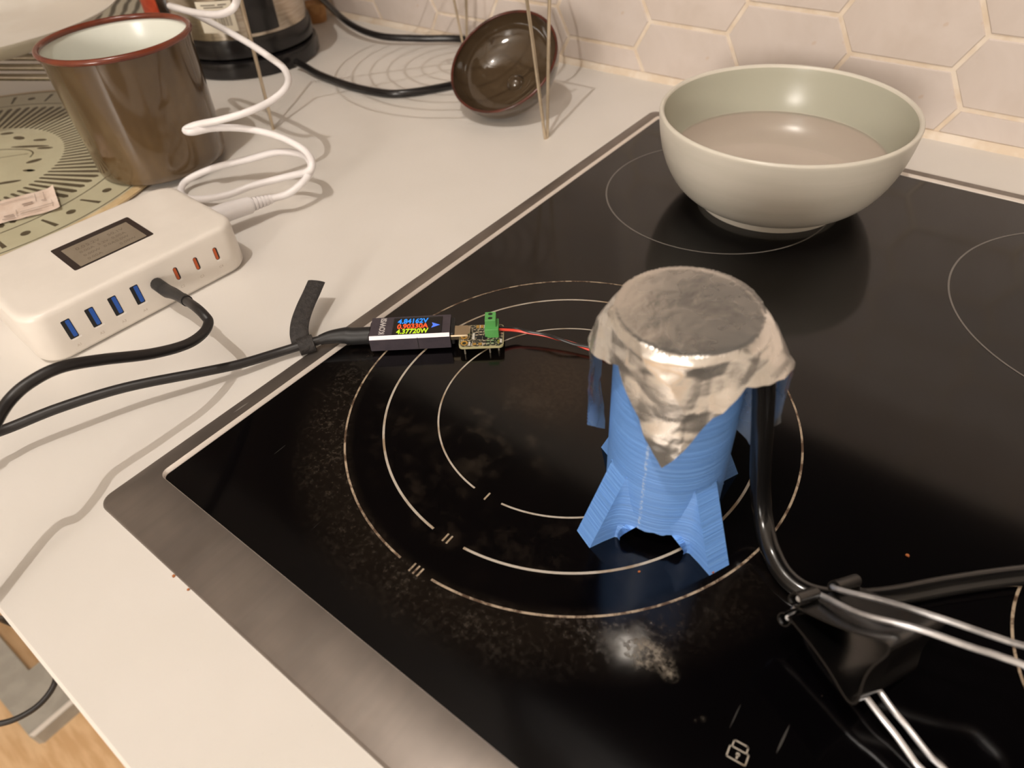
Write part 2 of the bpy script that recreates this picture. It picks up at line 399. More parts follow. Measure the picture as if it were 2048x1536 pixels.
P = spline([(a, b, 0) for a, b in prof[6:]], 3)
full = prof[:6] + [(v.x, v.y) for v in P]
cut = max(i for i, q in enumerate(full) if q[1] > 0.0570 and q[0] < 0.0738)
MB().lathe(full[:cut+1], (BX, BY, 0), 96, caps=False).obj('bowl_body', M['celadon'], bowl, angle=45)
mt = pm('inner_glaze', (190, 194, 176), 0.26, 0, 0.5); N = NT(mt)
N.color(N.mix(N.step(N.sep()[2], 0.0285, 0.0315), lin((216, 203, 190)), lin((178, 177, 161)))); M['inner_glaze'] = mt
MB().lathe(full[cut:], (BX, BY, 0), 96, caps=False).obj('inner_glaze', M['inner_glaze'], bowl, angle=45)
mt = bpy.data.materials.new('clear_water'); mt.use_nodes = True; nt = mt.node_tree; nt.nodes.clear()
out = nt.nodes.new('ShaderNodeOutputMaterial'); mx = nt.nodes.new('ShaderNodeMixShader'); tr = nt.nodes.new('ShaderNodeBsdfTransparent'); gl = nt.nodes.new('ShaderNodeBsdfGlossy'); fz = nt.nodes.new('ShaderNodeFresnel')
fz.inputs[0].default_value = 1.33; tr.inputs[0].default_value = (0.995, 0.993, 0.985, 1); gl.inputs['Roughness'].default_value = 0.03
nt.links.new(fz.outputs[0], mx.inputs[0]); nt.links.new(tr.outputs[0], mx.inputs[1]); nt.links.new(gl.outputs[0], mx.inputs[2]); nt.links.new(mx.outputs[0], out.inputs[0])
M['water'] = mt
tag(MB().add([(BX+0.0657*cos(2*pi*i/96), BY+0.0657*sin(2*pi*i/96), 0.0305) for i in range(96)], [tuple(range(96))]).obj('water', M['water'], None, loc=(BX, BY, 0.0305)), 'still clear water half filling the grey-green bowl', 'water')

# ------------------------------------------------------------------ blue printed tower
TXc, TYc, TH, TR = 0.1973, 0.1412, 0.0995, 0.0226
mt = pm('blue_printed_plastic', (128, 176, 238), 0.42, 0, 0.45); N = NT(mt)
X = N.sep()
lay = N.math('SINE', N.mul(X[2], 2*pi/0.00052))
jit = N.noise(120, 2, vec=N.mapping((0.04, 0.04, 14)))
c = N.mix(N.step(jit, 0.35, 0.65), lin((120, 172, 242)), lin((102, 153, 230)))
seam = N.mul(N.step(N.math('ABSOLUTE', N.math('SUBTRACT', N.math('ARCTAN2', X[1], X[0]), -1.47)), 0.035, 0.012), N.step(N.noise(900, 2), 0.42, 0.60))
N.color(N.mix(N.mul(seam, 0.6), c, lin((205, 222, 240))))
N.bump(N.add(N.mul(lay, 0.5), N.mul(jit, 3.0)), 0.8, 0.00035); M['blue'] = mt
tower = thing('printed_tower', 'pale blue layered plastic tower on four splayed legs standing on the front left cooking zone', 'stand', (TXc, TYc, 0))
n = 120; LEGA = [radians(a) for a in (-114.7, -24.5, 65.4, 155.4)]
rings = []
def near_leg(a): return min(abs((a-l+pi) % (2*pi)-pi) for l in LEGA)
for z, r_ in ((0.0, TR), (0.012, TR), (0.030, TR), (0.060, TR), (0.085, TR), (TH, TR), (TH, TR-0.002), (0.06, TR-0.002), (0.012, TR-0.002), (0.0, TR-0.002)):
    rg = []
    for i in range(n):
        a = 2*pi*i/n; zz = z
        if z == 0.0:
            d = near_leg(a); zz = 0.0088 + 0.0009*mnoise.noise(Vector((a*7, 2, 1))) + 0.0004*mnoise.noise(Vector((a*40, 5, 1)))
        rg.append(Vector((TXc+r_*cos(a), TYc+r_*sin(a), zz)))
    rings.append(rg)
rings.append(rings[0])
MB().loft(rings, False, False).obj('tower_body', M['blue'], tower, angle=40)
for a in LEGA:
    mb = MB(); ca, sa = cos(a), sin(a); rings = []
    for z in (0.0, 0.002, 0.0055, 0.0070, 0.0082, 0.0090, 0.0095, 0.014, 0.020, 0.026, 0.031, 0.0345):
        d = 0.0372 + (TR-0.0004-0.0372)*(z/0.0345)
        w0 = 0.0047; t = min(1.0, max(0.0, (d-TR)/0.009)); t *= 0.28+0.72*min(1.0, max(0.0, (z-0.002)/0.010))
        sec = [(d, -w0), (d, w0), (TR+(d-TR)*0.55, w0+0.0001), (TR+(d-TR)*0.22, w0+0.0010*t+0.0002), (TR-0.0004, w0+0.0030*t+0.0004), (TR-0.0030, w0+0.0058*t+0.0012), (TR-0.0045, 0.004), (TR-0.0045, -0.004), (TR-0.0030, -w0-0.0058*t-0.0012), (TR-0.0004, -w0-0.0030*t-0.0004), (TR+(d-TR)*0.22, -w0-0.0010*t-0.0002), (TR+(d-TR)*0.55, -w0-0.0001)]
        rin = TR-0.0045 + (0.0250-TR+0.0045)*(1-min(1.0, max(0.0, (z-0.0055)/0.0040))**2)
        sec = [(max(x, rin+0.0001*i_*0), y) for i_, (x, y) in enumerate(sec)]
        rings.append([Vector((TXc+x*ca-y*sa, TYc+x*sa+y*ca, z)) for x, y in sec])
    mb.loft(rings).obj('leg', M['blue'], tower, angle=30)

# ------------------------------------------------------------------ foil cover
mt = pm('aluminium_foil', (240, 236, 230), 0.3, 0.92); N = NT(mt)
N.rough(N.add(0.17, N.mul(N.noise(70, 3), 0.20)))
vv = N.n.new('ShaderNodeTexVoronoi'); vv.feature = 'DISTANCE_TO_EDGE'; vv.inputs['Scale'].default_value = 130; N.l.new(N.mapping((1, 1, 1)), vv.inputs['Vector'])
N.bump(N.add(N.noise(160, 3), N.mul(N.noise(45, 2), 1.5)), 0.22, 0.0010); M['foil'] = mt
rnd = random.Random(11)
def planes(n, size, slope):
    return [(Vector((rnd.uniform(-.05, .05), rnd.uniform(-.05, .05), rnd.uniform(0.03, 0.11))), Vector((rnd.gauss(0, 1), rnd.gauss(0, 1), rnd.gauss(0, 1))).normalized()*slope, rnd.uniform(-size, size)) for _ in range(n)]
def fold_noise(scale, seed):
    cells = {}
    def cell(i, j, k):
        q = (i, j, k)
        if q not in cells:
            r_ = random.Random((i*73856093) ^ (j*19349663) ^ (k*83492791) ^ seed)
            cells[q] = (Vector((i+r_.random(), j+r_.random(), k+r_.random())), Vector((r_.gauss(0, 1), r_.gauss(0, 1), r_.gauss(0, 1))), r_.uniform(-0.5, 0.5))
        return cells[q]
    def f(p):
        q = p*scale; i0, j0, k0 = math.floor(q.x), math.floor(q.y), math.floor(q.z); best = -1e9
        for i in (-1, 0, 1):
            for j in (-1, 0, 1):
                for k in (-1, 0, 1):
                    c, g_, o_ = cell(i0+i, j0+j, k0+k); d = q-c
                    v = d.dot(g_)*0.55 + o_ - d.length_squared*1.1
                    if v > best: best = v
        return best
    return f
FN1, FN2, FN3 = fold_noise(62, 5), fold_noise(75, 91), fold_noise(150, 33)
def crumple(p): return (FN1(p)-FN2(p))*0.0011 + FN3(p)*0.00034
def interp(nodes, a):
    a = a % 360
    for i in range(len(nodes)):
        a0, v0 = nodes[i]; a1, v1 = nodes[(i+1) % len(nodes)]
        if i == len(nodes)-1: a1 += 360
        for off in (0, 360):
            if a0 <= a+off <= a1: 
                t = (a+off-a0)/(a1-a0); return v0+(v1-v0)*t
    return nodes[0][1]
DROP = [(5, .017), (24, .021), (60, .020), (112, .038), (165, .020), (200, .021), (218, .018), (246, .012), (262, .0215), (290, .046), (318, .022), (338, .013)]
LEAN = [(5, 30), (24, 33), (60, 22), (112, 18), (165, 20), (200, 25), (218, 22), (246, 9), (268, 4), (290, 5), (315, 8), (338, 22)]
FR0, FTOP = 0.0215, 0.1003
def cap_pt(adeg, t, B):
    lean = radians(interp(LEAN, adeg)); s = t*B; ns_ = 26; r_ = 0.0; z = FTOP; ds = s/ns_
    for i in range(ns_):
        q = (i+0.5)*ds; f = min(1, max(0, (q-FR0+0.001)/0.0045)); f = f*f*(3-2*f); psi = f*(pi/2-lean)
        r_ += cos(psi)*ds; z -= sin(psi)*ds
    return r_, z
foil = MB(); NA, NS = 300, 84; rings = []; boundary = {}
for j in range(NS+1):
    rg = []
    for i in range(NA):
        ad = 360*i/NA; a = radians(ad)
        B = FR0+0.0015+interp(DROP, ad)+0.0006*mnoise.noise(Vector((ad*.12, 1, 4)))
        r_, z = cap_pt(ad, max(j/NS, 0.004), B)
        p = Vector((r_*cos(a), r_*sin(a), z)); q = min(1, max(0, (j/NS*B-0.012)/0.012)); side = min(1, max(0, (j/NS*B-FR0)/0.004))
        cr = crumple(p)
        amp = 0.15+0.85*side
        nrm = Vector((cos(a), sin(a), 0))*side + Vector((0, 0, 1))*(1-side*0.8)
        dd = max(-0.0012*(1+side), min(0.0024, cr*amp))
        p = p + nrm*(dd + 0.0010*side)
        rr = hypot(p.x, p.y)
        if z < TH-0.001 and rr < TR+0.0009: p.x *= (TR+0.0009)/rr; p.y *= (TR+0.0009)/rr
        elif rr < TR+0.001 and p.z < TH+0.0006: p.z = TH+0.0006
        p = p + Vector((TXc, TYc, 0)); rg.append(p)
        if j == NS: boundary[i] = p
    rings.append(rg)
foil.loft(rings, True, False)
def panel(a_list, lower, nz=44, zig=0.0005):
    grid = []
    tops = []
    for ad in a_list:
        i = int(round(ad/360*NA)) % NA; tops.append(boundary[i])
    for k_ in range(nz+1):
        row = []
        for c_, tp in enumerate(tops):
            t = k_/nz; u = c_/(len(tops)-1); lw = lower(u)
            p = tp.lerp(lw, t)
            cr = crumple(p-Vector((TXc, TYc, 0)))*1.1
            d = Vector((p.x-TXc, p.y-TYc, 0)); d.normalize()
            p = p + d*max(-0.0008, min(0.0022, cr))*min(1, t*4)
            dx = hypot(p.x-TXc, p.y-TYc)
            if dx < TR+0.0012: p = Vector((TXc+(p.x-TXc)/dx*(TR+0.0012), TYc+(p.y-TYc)/dx*(TR+0.0012), p.z))
            if u == 1 and k_ % 2: p = p + (p-row[-1]).normalized()*zig
            row.append(p)
        grid.append(row)
    n_ = len(tops)
    foil.add([p for r_ in grid for p in r_], [(r_*n_+c_, r_*n_+c_+1, (r_+1)*n_+c_+1, (r_+1)*n_+c_) for r_ in range(nz) for c_ in range(n_-1)])
def polar(r_, ad, z): return Vector((TXc+r_*cos(radians(ad)), TYc+r_*sin(radians(ad)), z))
panel([186+26*i/32 for i in range(33)], lambda u: polar(0.0245, 197, 0.036).lerp(Vector((0.1733, 0.1202, 0.0500)), u))
panel([62-44*i/32 for i in range(33)], lambda u: polar(0.0252, 48, 0.040).lerp(polar(0.0285, 30, 0.038), min(1, u*2)).lerp(polar(0.0365, 20, 0.057), max(0, u*2-1)))
fo = foil.obj('foil_cover', M['foil'], None, smooth=True, angle=22, loc=(TXc, TYc, TH))
tag(fo, 'crumpled sheet of aluminium foil draped over the top of the blue tower', 'foil')

# ------------------------------------------------------------------ black tube
M['tube'] = noisy('glossy_black_rubber', (16, 15, 15), (22, 21, 20), 30, 0.16, spec=0.6)
tb = MB().tube([(0.2130, 0.1385, 0.0945), (0.2195, 0.1405, 0.0920), (0.2246, 0.1424, 0.0830), (0.2272, 0.1450, 0.0640), (0.2293, 0.1482, 0.0430), (0.2318, 0.1498, 0.0260), (0.2362, 0.1478, 0.0135), (0.2428, 0.1418, 0.0062), (0.2520, 0.1352, 0.0036), (0.2620, 0.1338, 0.0034), (0.2735, 0.1395, 0.0034), (0.2852, 0.1492, 0.0034), (0.3006, 0.1657, 0.0034), (0.3205, 0.1852, 0.0034), (0.345, 0.206, 0.0034), (0.372, 0.226, 0.0034)], 0.0037, 18, 10)
tag(tb.obj('rubber_tube', M['tube'], None, loc=(0.2620, 0.1338, 0.0)), 'glossy black tube hanging from under the foil and running away across the hob', 'tube')

# ------------------------------------------------------------------ binder clip
M['clip'] = noisy('black_enamelled_spring_steel', (14, 13, 13), (22, 20, 19), 60, 0.18, 0.3, spec=0.6)
M['chrome'] = noisy('nickel_wire', (226, 226, 228), (186, 186, 188), 120, 0.38, 0.8)
J2, J1, S2, S1 = Vector((0.2608, 0.1056, 0.0265)), Vector((0.2610, 0.1079, 0.0302)), Vector((0.2857, 0.0928, 0.0219)), Vector((0.2869, 0.1045, 0.0414))
Wv = Vector((0.0134, 0.0336, -0.0209))
clip = thing('binder_clip', 'large black binder clip with wire handles lying beside the padlock symbol', 'clip', (0.29, 0.125, 0.0))
ex = ((S1+S2)/2-(J1+J2)/2).normalized(); ez = (S1-S2).normalized(); ew = Wv.normalized(); WL = Wv.length
Jc = (J1+J2)/2; Ln = (S1-J1).length
def cp(x, z, w): return Jc + ex*x + ez*z + ew*w
hs = (S1-S2).length/2; hl = ((S1+S2)/2-Jc).length
cl = [(-0.001, 0.0022), (hl*0.30, 0.0022+(hs-.0022)*0.25), (hl*0.62, hs*0.66), (hl*0.86, hs*0.93), (hl*0.955, hs*0.985), (hl*1.0, hs*0.90), (hl*1.005, hs*0.70), (hl*0.965, hs*0.34), (hl*0.95, 0.0)]
cl = cl + [(x, -z) for x, z in cl[-2::-1]]
Pn = [(p.x, p.y) for p in spline([(a, b, 0) for a, b in cl], 5)]
body = MB(); th = 0.00035
inner_, outer_ = [], []
for i, (x, z) in enumerate(Pn):
    a, b = Pn[max(i-1, 0)], Pn[min(i+1, len(Pn)-1)]; d = Vector((b[0]-a[0], b[1]-a[1])).normalized(); nn = Vector((-d.y, d.x))*th
    inner_.append((x-nn.x, z-nn.y)); outer_.append((x+nn.x, z+nn.y))
loop = outer_ + inner_[::-1]
body.loft([[cp(x, z, 0) for x, z in loop], [cp(x, z, WL) for x, z in loop]])
body.obj('clip_body', M['clip'], clip, angle=40)
for sgn, w0, w1 in ((1, 0.0, 0.30), (1, 0.62, 1.0), (-1, 0.0, 0.30), (-1, 0.62, 1.0)):
    rl = MB(); sec = []; ro = 0.0023
    for k_ in range(17):
        t = radians(-70+320*k_/16); sec.append((-0.0012-ro*0.2+ro*cos(t), sgn*(0.0022+ro*0.75+ro*sin(t)*1.0)))
    sec2 = [(-0.0012-ro*0.2+(x+0.0012+ro*0.2)*0.78, sgn*(0.0022+ro*0.75)+(z-sgn*(0.0022+ro*0.75))*0.78) for x, z in sec][::-1]
    rl.loft([[cp(x, z, WL*w0) for x, z in sec+sec2], [cp(x, z, WL*w1) for x, z in sec+sec2]]); rl.obj('jaw_roll', M['clip'], clip, angle=50)
def handle(pts, r_=0.0010): MB().tube(pts, r_, 10, 8).obj('wire_handle', M['chrome'], clip)
rz = 0.0022+0.0023*0.75
A1, A2 = cp(-0.0016, rz, WL*0.31), cp(-0.0016, rz, WL*0.61)
E1, E2 = (0.3067,0.1370,0.0165), (0.3155,0.1432,0.0145)
handle([cp(-0.0016, rz, WL*0.06), A1, (0.2772,0.1153,0.0330), (0.2911,0.1166,0.0380), (0.3051,0.1200,0.0375), (0.3127,0.1226,0.0365), (0.3215,0.1240,0.0355), (0.3290, 0.1170, 0.0340), (0.3370, 0.1240, 0.0320), (0.3375, 0.1330, 0.0305), (0.3310, 0.1370, 0.0300), (0.3255,0.1377,0.0295), (0.3180,0.1347,0.0300), (0.3109,0.1324,0.0308), (0.2970,0.1292,0.0312), (0.2838,0.1289,0.0270), A2, cp(-0.0016, rz, WL*0.95)])
B1, B2 = cp(-0.0016, -rz, WL*0.31), cp(-0.0016, -rz, WL*0.61)
handle([cp(-0.0016, -rz, WL*0.06), B1, (0.2899,0.1027,0.0120), (0.2995,0.0991,0.0090), (0.3065,0.0957,0.0070), (0.3123,0.0925,0.0055), (0.3080, 0.0800, 0.0030), (0.3140, 0.0740, 0.0016), (0.3210, 0.0760, 0.0012), (0.3215, 0.0840, 0.0020), (0.3167,0.0979,0.0045), (0.3100,0.1005,0.0060), (0.3022,0.1041,0.0075), (0.2931,0.1082,0.0095), B2, cp(-0.0016, -rz, WL*0.95)])

# ------------------------------------------------------------------ USB power meter, breakout board, wires
M['alu'] = noisy('anodised_grey_aluminium', (92, 84, 92), (84, 77, 85), 150, 0.42, 0.55)
M['alu_edge'] = pm('highlit_aluminium_bevel', (232, 226, 230), 0.5, 0.25)  # lightened so the bevel carries the lamp's reflection in its colour
M['screen'] = pm('black_screen_glass', (8, 9, 12), 0.08)
M['e_blue'] = pm('screen_blue', (20, 60, 120), 0.4, emit=(40, 150, 255), estr=0.95)
M['e_red'] = pm('screen_red', (120, 40, 20), 0.4, emit=(255, 92, 40), estr=0.95)
M['e_yel'] = pm('screen_yellow', (100, 120, 20), 0.4, emit=(200, 226, 40), estr=0.95)
M['e_arrow'] = pm('screen_arrow_blue', (40, 60, 120), 0.4, emit=(84, 128, 250), estr=0.95)
M['white_print'] = pm('silver_print', (190, 184, 182), 0.5)
M['black_plastic'] = noisy('matt_black_plastic', (24, 23, 24), (30, 29, 29), 200, 0.5)
M['metal'] = pm('plated_plug_shell', (200, 186, 160), 0.22, 1.0)
MO = Vector((0.0283, 0.1388, 0.0016)); u1 = Vector((0.0331, 0.0262, 0)).normalized(); u2 = Vector((-u1.y, u1.x, 0)); ML, MW, MH = 0.0421, 0.0172, 0.0092
mf = frame_of(MO, u1, u2, (0, 0, 1))
meter = thing('usb_power_meter', 'small grey metal USB power meter with a lit screen bridging the hob frame', 'power meter', tuple(MO))
hp = [(0.0004, 0), (MW-0.0004, 0), (MW, 0.0004), (MW, MH-0.0005), (MW-0.0005, MH), (0.0015, MH), (0.0, MH-0.0014), (0.0, 0.0004)]
MB().loft([[mf((x, y, z)) for y, z in hp] for x in (0, ML)]).obj('housing', M['alu'], meter, smooth=False)
MB().add([mf((0.0002, -0.00008, MH-0.00142)), mf((ML-0.0002, -0.00008, MH-0.00142)), mf((ML-0.0002, 0.00146, MH+0.00006)), mf((0.0002, 0.00146, MH+0.00006))], [(0, 1, 2, 3)]).obj('bevelled_edge', M['alu_edge'], meter, smooth=False)
MB().box((0.0118, 0.0016, MH-0.0002), (ML-0.0042, MW-0.0018, MH+0.00012), 0.0008, mf).obj('screen_glass', M['screen'], meter)
def tf(x, y): return frame_of(mf((x, y, MH+0.00018)), u1, u2, (0, 0, 1))
sx = 0.0142
text('voltage_reading', '4.84162V', 0.0052, tf(sx, 0.0106), M['e_blue'], meter, 0.00004, bold=0.00016, xs=0.80)
text('current_reading', '0.90330A', 0.0052, tf(sx, 0.0064), M['e_red'], meter, 0.00004, bold=0.00016, xs=0.80)
text('power_reading', '4.37720W', 0.0052, tf(sx, 0.0022), M['e_yel'], meter, 0.00004, bold=0.00016, xs=0.745)
ar = MB(); ar.add([tf(0.0322, 0.0060)(Vector(v)) for v in ((0, 0, 0), (0.0046, 0.0021, 0), (0.0002, 0.0044, 0), (0.0008, 0.0022, 0))], [(0, 1, 3), (3, 1, 2)]); ar.obj('flow_arrow', M['e_arrow'], meter, smooth=False)
text('maker_name', 'KOWSI', 0.0042, frame_of(mf((0.0078, 0.0024, MH+0.0001)), u2, -u1, (0, 0, 1)), M['white_print'], meter, 0.00003, bold=0.00014)
MB().box((-0.0009, 0.0022, 0.0010), (0.0002, MW-0.0022, MH-0.0012), 0.0006, mf).obj('end_cap', M['black_plastic'], meter)
MB().box((ML-0.0002, 0.0018, 0.0008), (ML+0.0022, MW-0.0018, MH-0.0010), 0.0008, mf).obj('end_cap', M['black_plastic'], meter)
MB().box((ML/2+0.004, -0.00012, 0.0003), (ML/2+0.0043, 0.0003, MH-0.0012), 0, mf).obj('housing_seam', M['black_plastic'], meter, smooth=False)

mt = pm('dark_solder_mask', (24, 28, 26), 0.35); N = NT(mt)
N.color(N.mix(N.step(N.noise(900, 2), 0.48, 0.58), lin((26, 31, 29)), lin((150, 140, 116)))); M['pcb'] = mt
M['gold'] = pm('gold_pad', (226, 190, 110), 0.25, 0.9); M['tin'] = pm('tinned_pad', (225, 215, 195), 0.25, 0.8); M['board_edge'] = pm('board_edge', (178, 172, 130), 0.6)
M['green'] = noisy('green_terminal_plastic', (92, 168, 88), (86, 158, 84), 80, 0.45); M['hole'] = pm('dark_hole', (20, 30, 18), 0.7); M['silk'] = pm('white_silkscreen', (205, 200, 190), 0.6)
b1 = Vector((0.0182, 0.0139, 0)).normalized(); b2 = Vector((-b1.y, b1.x, 0)); PO = Vector((0.0676, 0.1640, 0.0042)); PL_, PW = 0.0232, 0.0180
pf = frame_of(PO, b1, b2, (0, 0, 1))
pcb = thing('breakout_board', 'small circuit board with a green terminal block plugged into the power meter', 'circuit board', (PO.x, PO.y, 0.0))
k = MB(); k.loft([[pf((x, y, z)) for x, y in rrect(0, 0, PL_, PW, 0.0022, 5)] for z in (0, 0.0012)]); k.obj('board', M['board_edge'], pcb)
k = MB(); k.loft([[pf((x, y, z)) for x, y in rrect(0.0004, 0.0004, PL_-0.0004, PW-0.0004, 0.0020, 5)] for z in (0.0011, 0.0014)]); k.obj('solder_mask', M['pcb'], pcb, smooth=False)
MB().box((-0.0062, 0.0056, 0.0014), (0.0058, 0.0145, 0.0046), 0.0012, pf).obj('usb_plug', M['metal'], pcb)
tbk = MB().box((0.0136, 0.0066, 0.0014), (0.0208, 0.0160, 0.0068), 0.0003, pf); tbk.box((0.0140, 0.0088, 0.0066), (0.0196, 0.0160, 0.0112), 0.0003, pf)
tbo = tbk.obj('terminal_block', M['green'], pcb)
for y in (0.0107, 0.0142):
    k = MB(); k.loft([[pf((0.0168+0.0012*cos(t*pi/8), y+0.0009*sin(t*pi/8), z)) for t in range(16)] for z in (0.0108, 0.01128)]); k.obj('screw_hole', M['hole'], tbo, smooth=False); ORG['screw_hole'] = ORG[tbo.name]
def mount(x, y, ri, ro):
    k = MB(); a = [[pf((x+r_*cos(t*pi/10), y+r_*sin(t*pi/10), z)) for t in range(20)] for r_, z in ((ro, 0.0013), (ro, 0.00155), (ri, 0.00155), (ri, 0.0013))]; k.loft(a, False, False); k.obj('mounting_ring', M['gold'], pcb)
    k = MB(); k.loft([[pf((x+ri*0.98*cos(t*pi/10), y+ri*0.98*sin(t*pi/10), z)) for t in range(20)] for z in (0.0012, 0.00147)]); k.obj('mounting_hole', M['hole'], pcb, smooth=False)
mount(0.0028, 0.0030, 0.0010, 0.0019); mount(0.0032, 0.0160, 0.0007, 0.0013)
def chips(name, lst, mat, h):
    for x, y, w_, d_ in lst: MB().box((x, y, 0.0013), (x+w_, y+d_, 0.0013+h), 0, pf).obj(name, M[mat], pcb, smooth=False)
chips('chip', [(0.0092, 0.0058, 0.0028, 0.0022), (0.0124, 0.0056, 0.0022, 0.0022)], 'black_plastic', 0.0010)
chips('resistor', [(0.0125, 0.0028, 0.0014, 0.0008), (0.0146, 0.0028, 0.0014, 0.0008), (0.0167, 0.0028, 0.0014, 0.0008), (0.0085, 0.0098, 0.0013, 0.0008), (0.0105, 0.0100, 0.0013, 0.0008), (0.0072, 0.0120, 0.0012, 0.0008)], 'black_plastic', 0.0006)
chips('solder_pad', [(0.0125, 0.0017, 0.0014, 0.0009), (0.0146, 0.0017, 0.0014, 0.0009), (0.0167, 0.0017, 0.0014, 0.0009), (0.0125, 0.0038, 0.0014, 0.0008), (0.0146, 0.0038, 0.0014, 0.0008), (0.0167, 0.0038, 0.0014, 0.0008), (0.0085, 0.0087, 0.0013, 0.0009), (0.0105, 0.0089, 0.0013, 0.0009), (0.0085, 0.0108, 0.0013, 0.0009), (0.0105, 0.0110, 0.0013, 0.0009), (0.0215, 0.0120, 0.0012, 0.0012), (0.0215, 0.0095, 0.0012, 0.0009), (0.0010, 0.0056, 0.0016, 0.0006), (0.0042, 0.0048, 0.0014, 0.0006), (0.0072, 0.0132, 0.0012, 0.0007)], 'tin', 0.0004)
chips('solder_pad', [(0.0200, 0.0020, 0.0012, 0.0010), (0.0200, 0.0036, 0.0012, 0.0010), (0.0072, 0.0012, 0.0018, 0.0016), (0.0102, 0.0012, 0.0018, 0.0016), (0.0086, 0.0150, 0.0016, 0.0024), (0.0108, 0.0150, 0.0016, 0.0024)], 'gold', 0.0003)
chips('silkscreen_mark', [(0.0068, 0.0060, 0.0012, 0.0050), (0.0050, 0.0010, 0.0010, 0.0030), (0.0214, 0.0026, 0.0009, 0.0030), (0.0118, 0.0058, 0.0004, 0.0022), (0.0104, 0.0150, 0.0003, 0.0026), (0.0126, 0.0150, 0.0003, 0.0026), (0.0066, 0.0010, 0.0003, 0.0020), (0.0122, 0.0010, 0.0003, 0.0020)], 'silk', 0.00015)
for x, y in ((0.0160, 0.0015), (0.0030, 0.0012), (0.0205, 0.0030)):
    k = MB(); k.tube([pf((x, y, 0.0)), pf((x, y, -0.0041))], 0.0005, 8, 1); k.obj('header_pin', M['tin'], pcb)
M['red_wire'] = pm('red_wire_insulation', (226, 74, 56), 0.35); M['black_wire'] = pm('black_wire_insulation', (26, 24, 24), 0.35)
wst = [pf((0.0206, 0.0112, 0.0032)), (0.0836,0.1910,0.0058), (0.0908,0.1945,0.0050), (0.0983,0.1976,0.0046), (0.1062,0.1999,0.0040), (0.1142,0.2018,0.0034), (0.1220,0.2030,0.0026), (0.1291,0.2047,0.0024), (0.1450, 0.2050, 0.0024), (0.1750, 0.1960, 0.0030), (0.1960, 0.1720, 0.0060)]
tag(MB().tube(wst, 0.00075, 8, 8).obj('red_wire', M['red_wire'], None, loc=wst[0]), 'thin red wire from the green terminal block to the blue tower', 'wire')
wsb = [pf((0.0206, 0.0126, 0.0032)), (0.0828,0.1921,0.0060), (0.0904,0.1942,0.0060), (0.0980,0.1971,0.0058), (0.1068,0.1982,0.0058), (0.1145,0.2004,0.0045), (0.1208,0.2030,0.0040), (0.1287,0.2052,0.0036), (0.1440, 0.2090, 0.0030), (0.1770, 0.1990, 0.0034), (0.1990, 0.1730, 0.0070)]
tag(MB().tube(wsb, 0.00075, 8, 8).obj('black_wire', M['black_wire'], None, loc=wsb[0]), 'thin black wire running beside the red one to the blue tower', 'wire')

# ------------------------------------------------------------------ white multi-port charger
M['white_plastic'] = noisy('white_charger_plastic', (232, 225, 216), (228, 221, 212), 40, 0.34)
M['usb_blue'] = pm('blue_port_tongue', (24, 84, 176), 0.35); M['usb_orange'] = pm('orange_port_tongue', (186, 84, 34), 0.4); M['port_dark'] = pm('port_cavity', (12, 13, 18), 0.6)
M['port_rim'] = pm('pale_port_rim', (238, 233, 226), 0.4); M['faint_label'] = pm('faint_grey_print', (196, 184, 172), 0.5)
M['lcd_bezel'] = pm('dark_brown_bezel', (54, 45, 42), 0.25); M['lcd'] = noisy('grey_lcd_glass', (142, 130, 114), (134, 122, 106), 60, 0.3); M['lcd_text'] = pm('lcd_segment', (104, 92, 80), 0.4)
CO = Vector((-0.1065, 0.031, 0.0)); c1 = Vector((0.06, 0.998, 0)).normalized(); c2 = Vector((-0.998, 0.06, 0)).normalized(); CL, CD, CH = 0.1262, 0.0820, 0.0310
cf = frame_of(CO, c1, c2, (0, 0, 1)); ff = frame_of(CO, c1, (0, 0, 1), -c2)      # ff: x along the front, y up, z out of the front face
ch = thing('multi_port_charger', 'white multi-port USB charger with a grey display beside the patterned board', 'charger', tuple(CO))
k = MB(); rings = []
for i_, z in ((0.0030, 0.0006), (0.0012, 0.0012), (0.0, 0.0035), (0.0, 0.0275), (0.0003, 0.0292), (0.0010, 0.0302), (0.0022, 0.0308), (0.0042, CH)):
    rings.append([cf((x, y, z)) for x, y in rrect(i_, i_*0.9, CL-i_, CD-i_, 0.0125, 8)])
k.loft(rings); k.obj('charger_body', M['white_plastic'], ch, angle=60)
for x in (0.012, CL-0.012):
    for y in (0.012, CD-0.012):
        k = MB(); k.loft([[cf((x+0.004*cos(t*pi/8), y+0.004*sin(t*pi/8), z)) for t in range(16)] for z in (0.0, 0.0012)]); k.obj('rubber_foot', M['black_plastic'], ch)
k = MB(); k.loft([[cf((x, y, z)) for x, y in rrect(0.0400, 0.0266, 0.0872, 0.0600, 0.0012, 3)] for z in (CH-0.0004, CH+0.00015)]); k.obj('display_bezel', M['lcd_bezel'], ch, smooth=False)
k = MB(); k.loft([[cf((x, y, z)) for x, y in rrect(0.0440, 0.0282, 0.0835, 0.0546, 0.0006, 3)] for z in (CH, CH+0.0002)]); lcd = k.obj('display', M['lcd'], ch, smooth=False)
lx = lambda x, y: frame_of(cf((x, y, CH+0.00022)), c1, c2, (0, 0, 1))
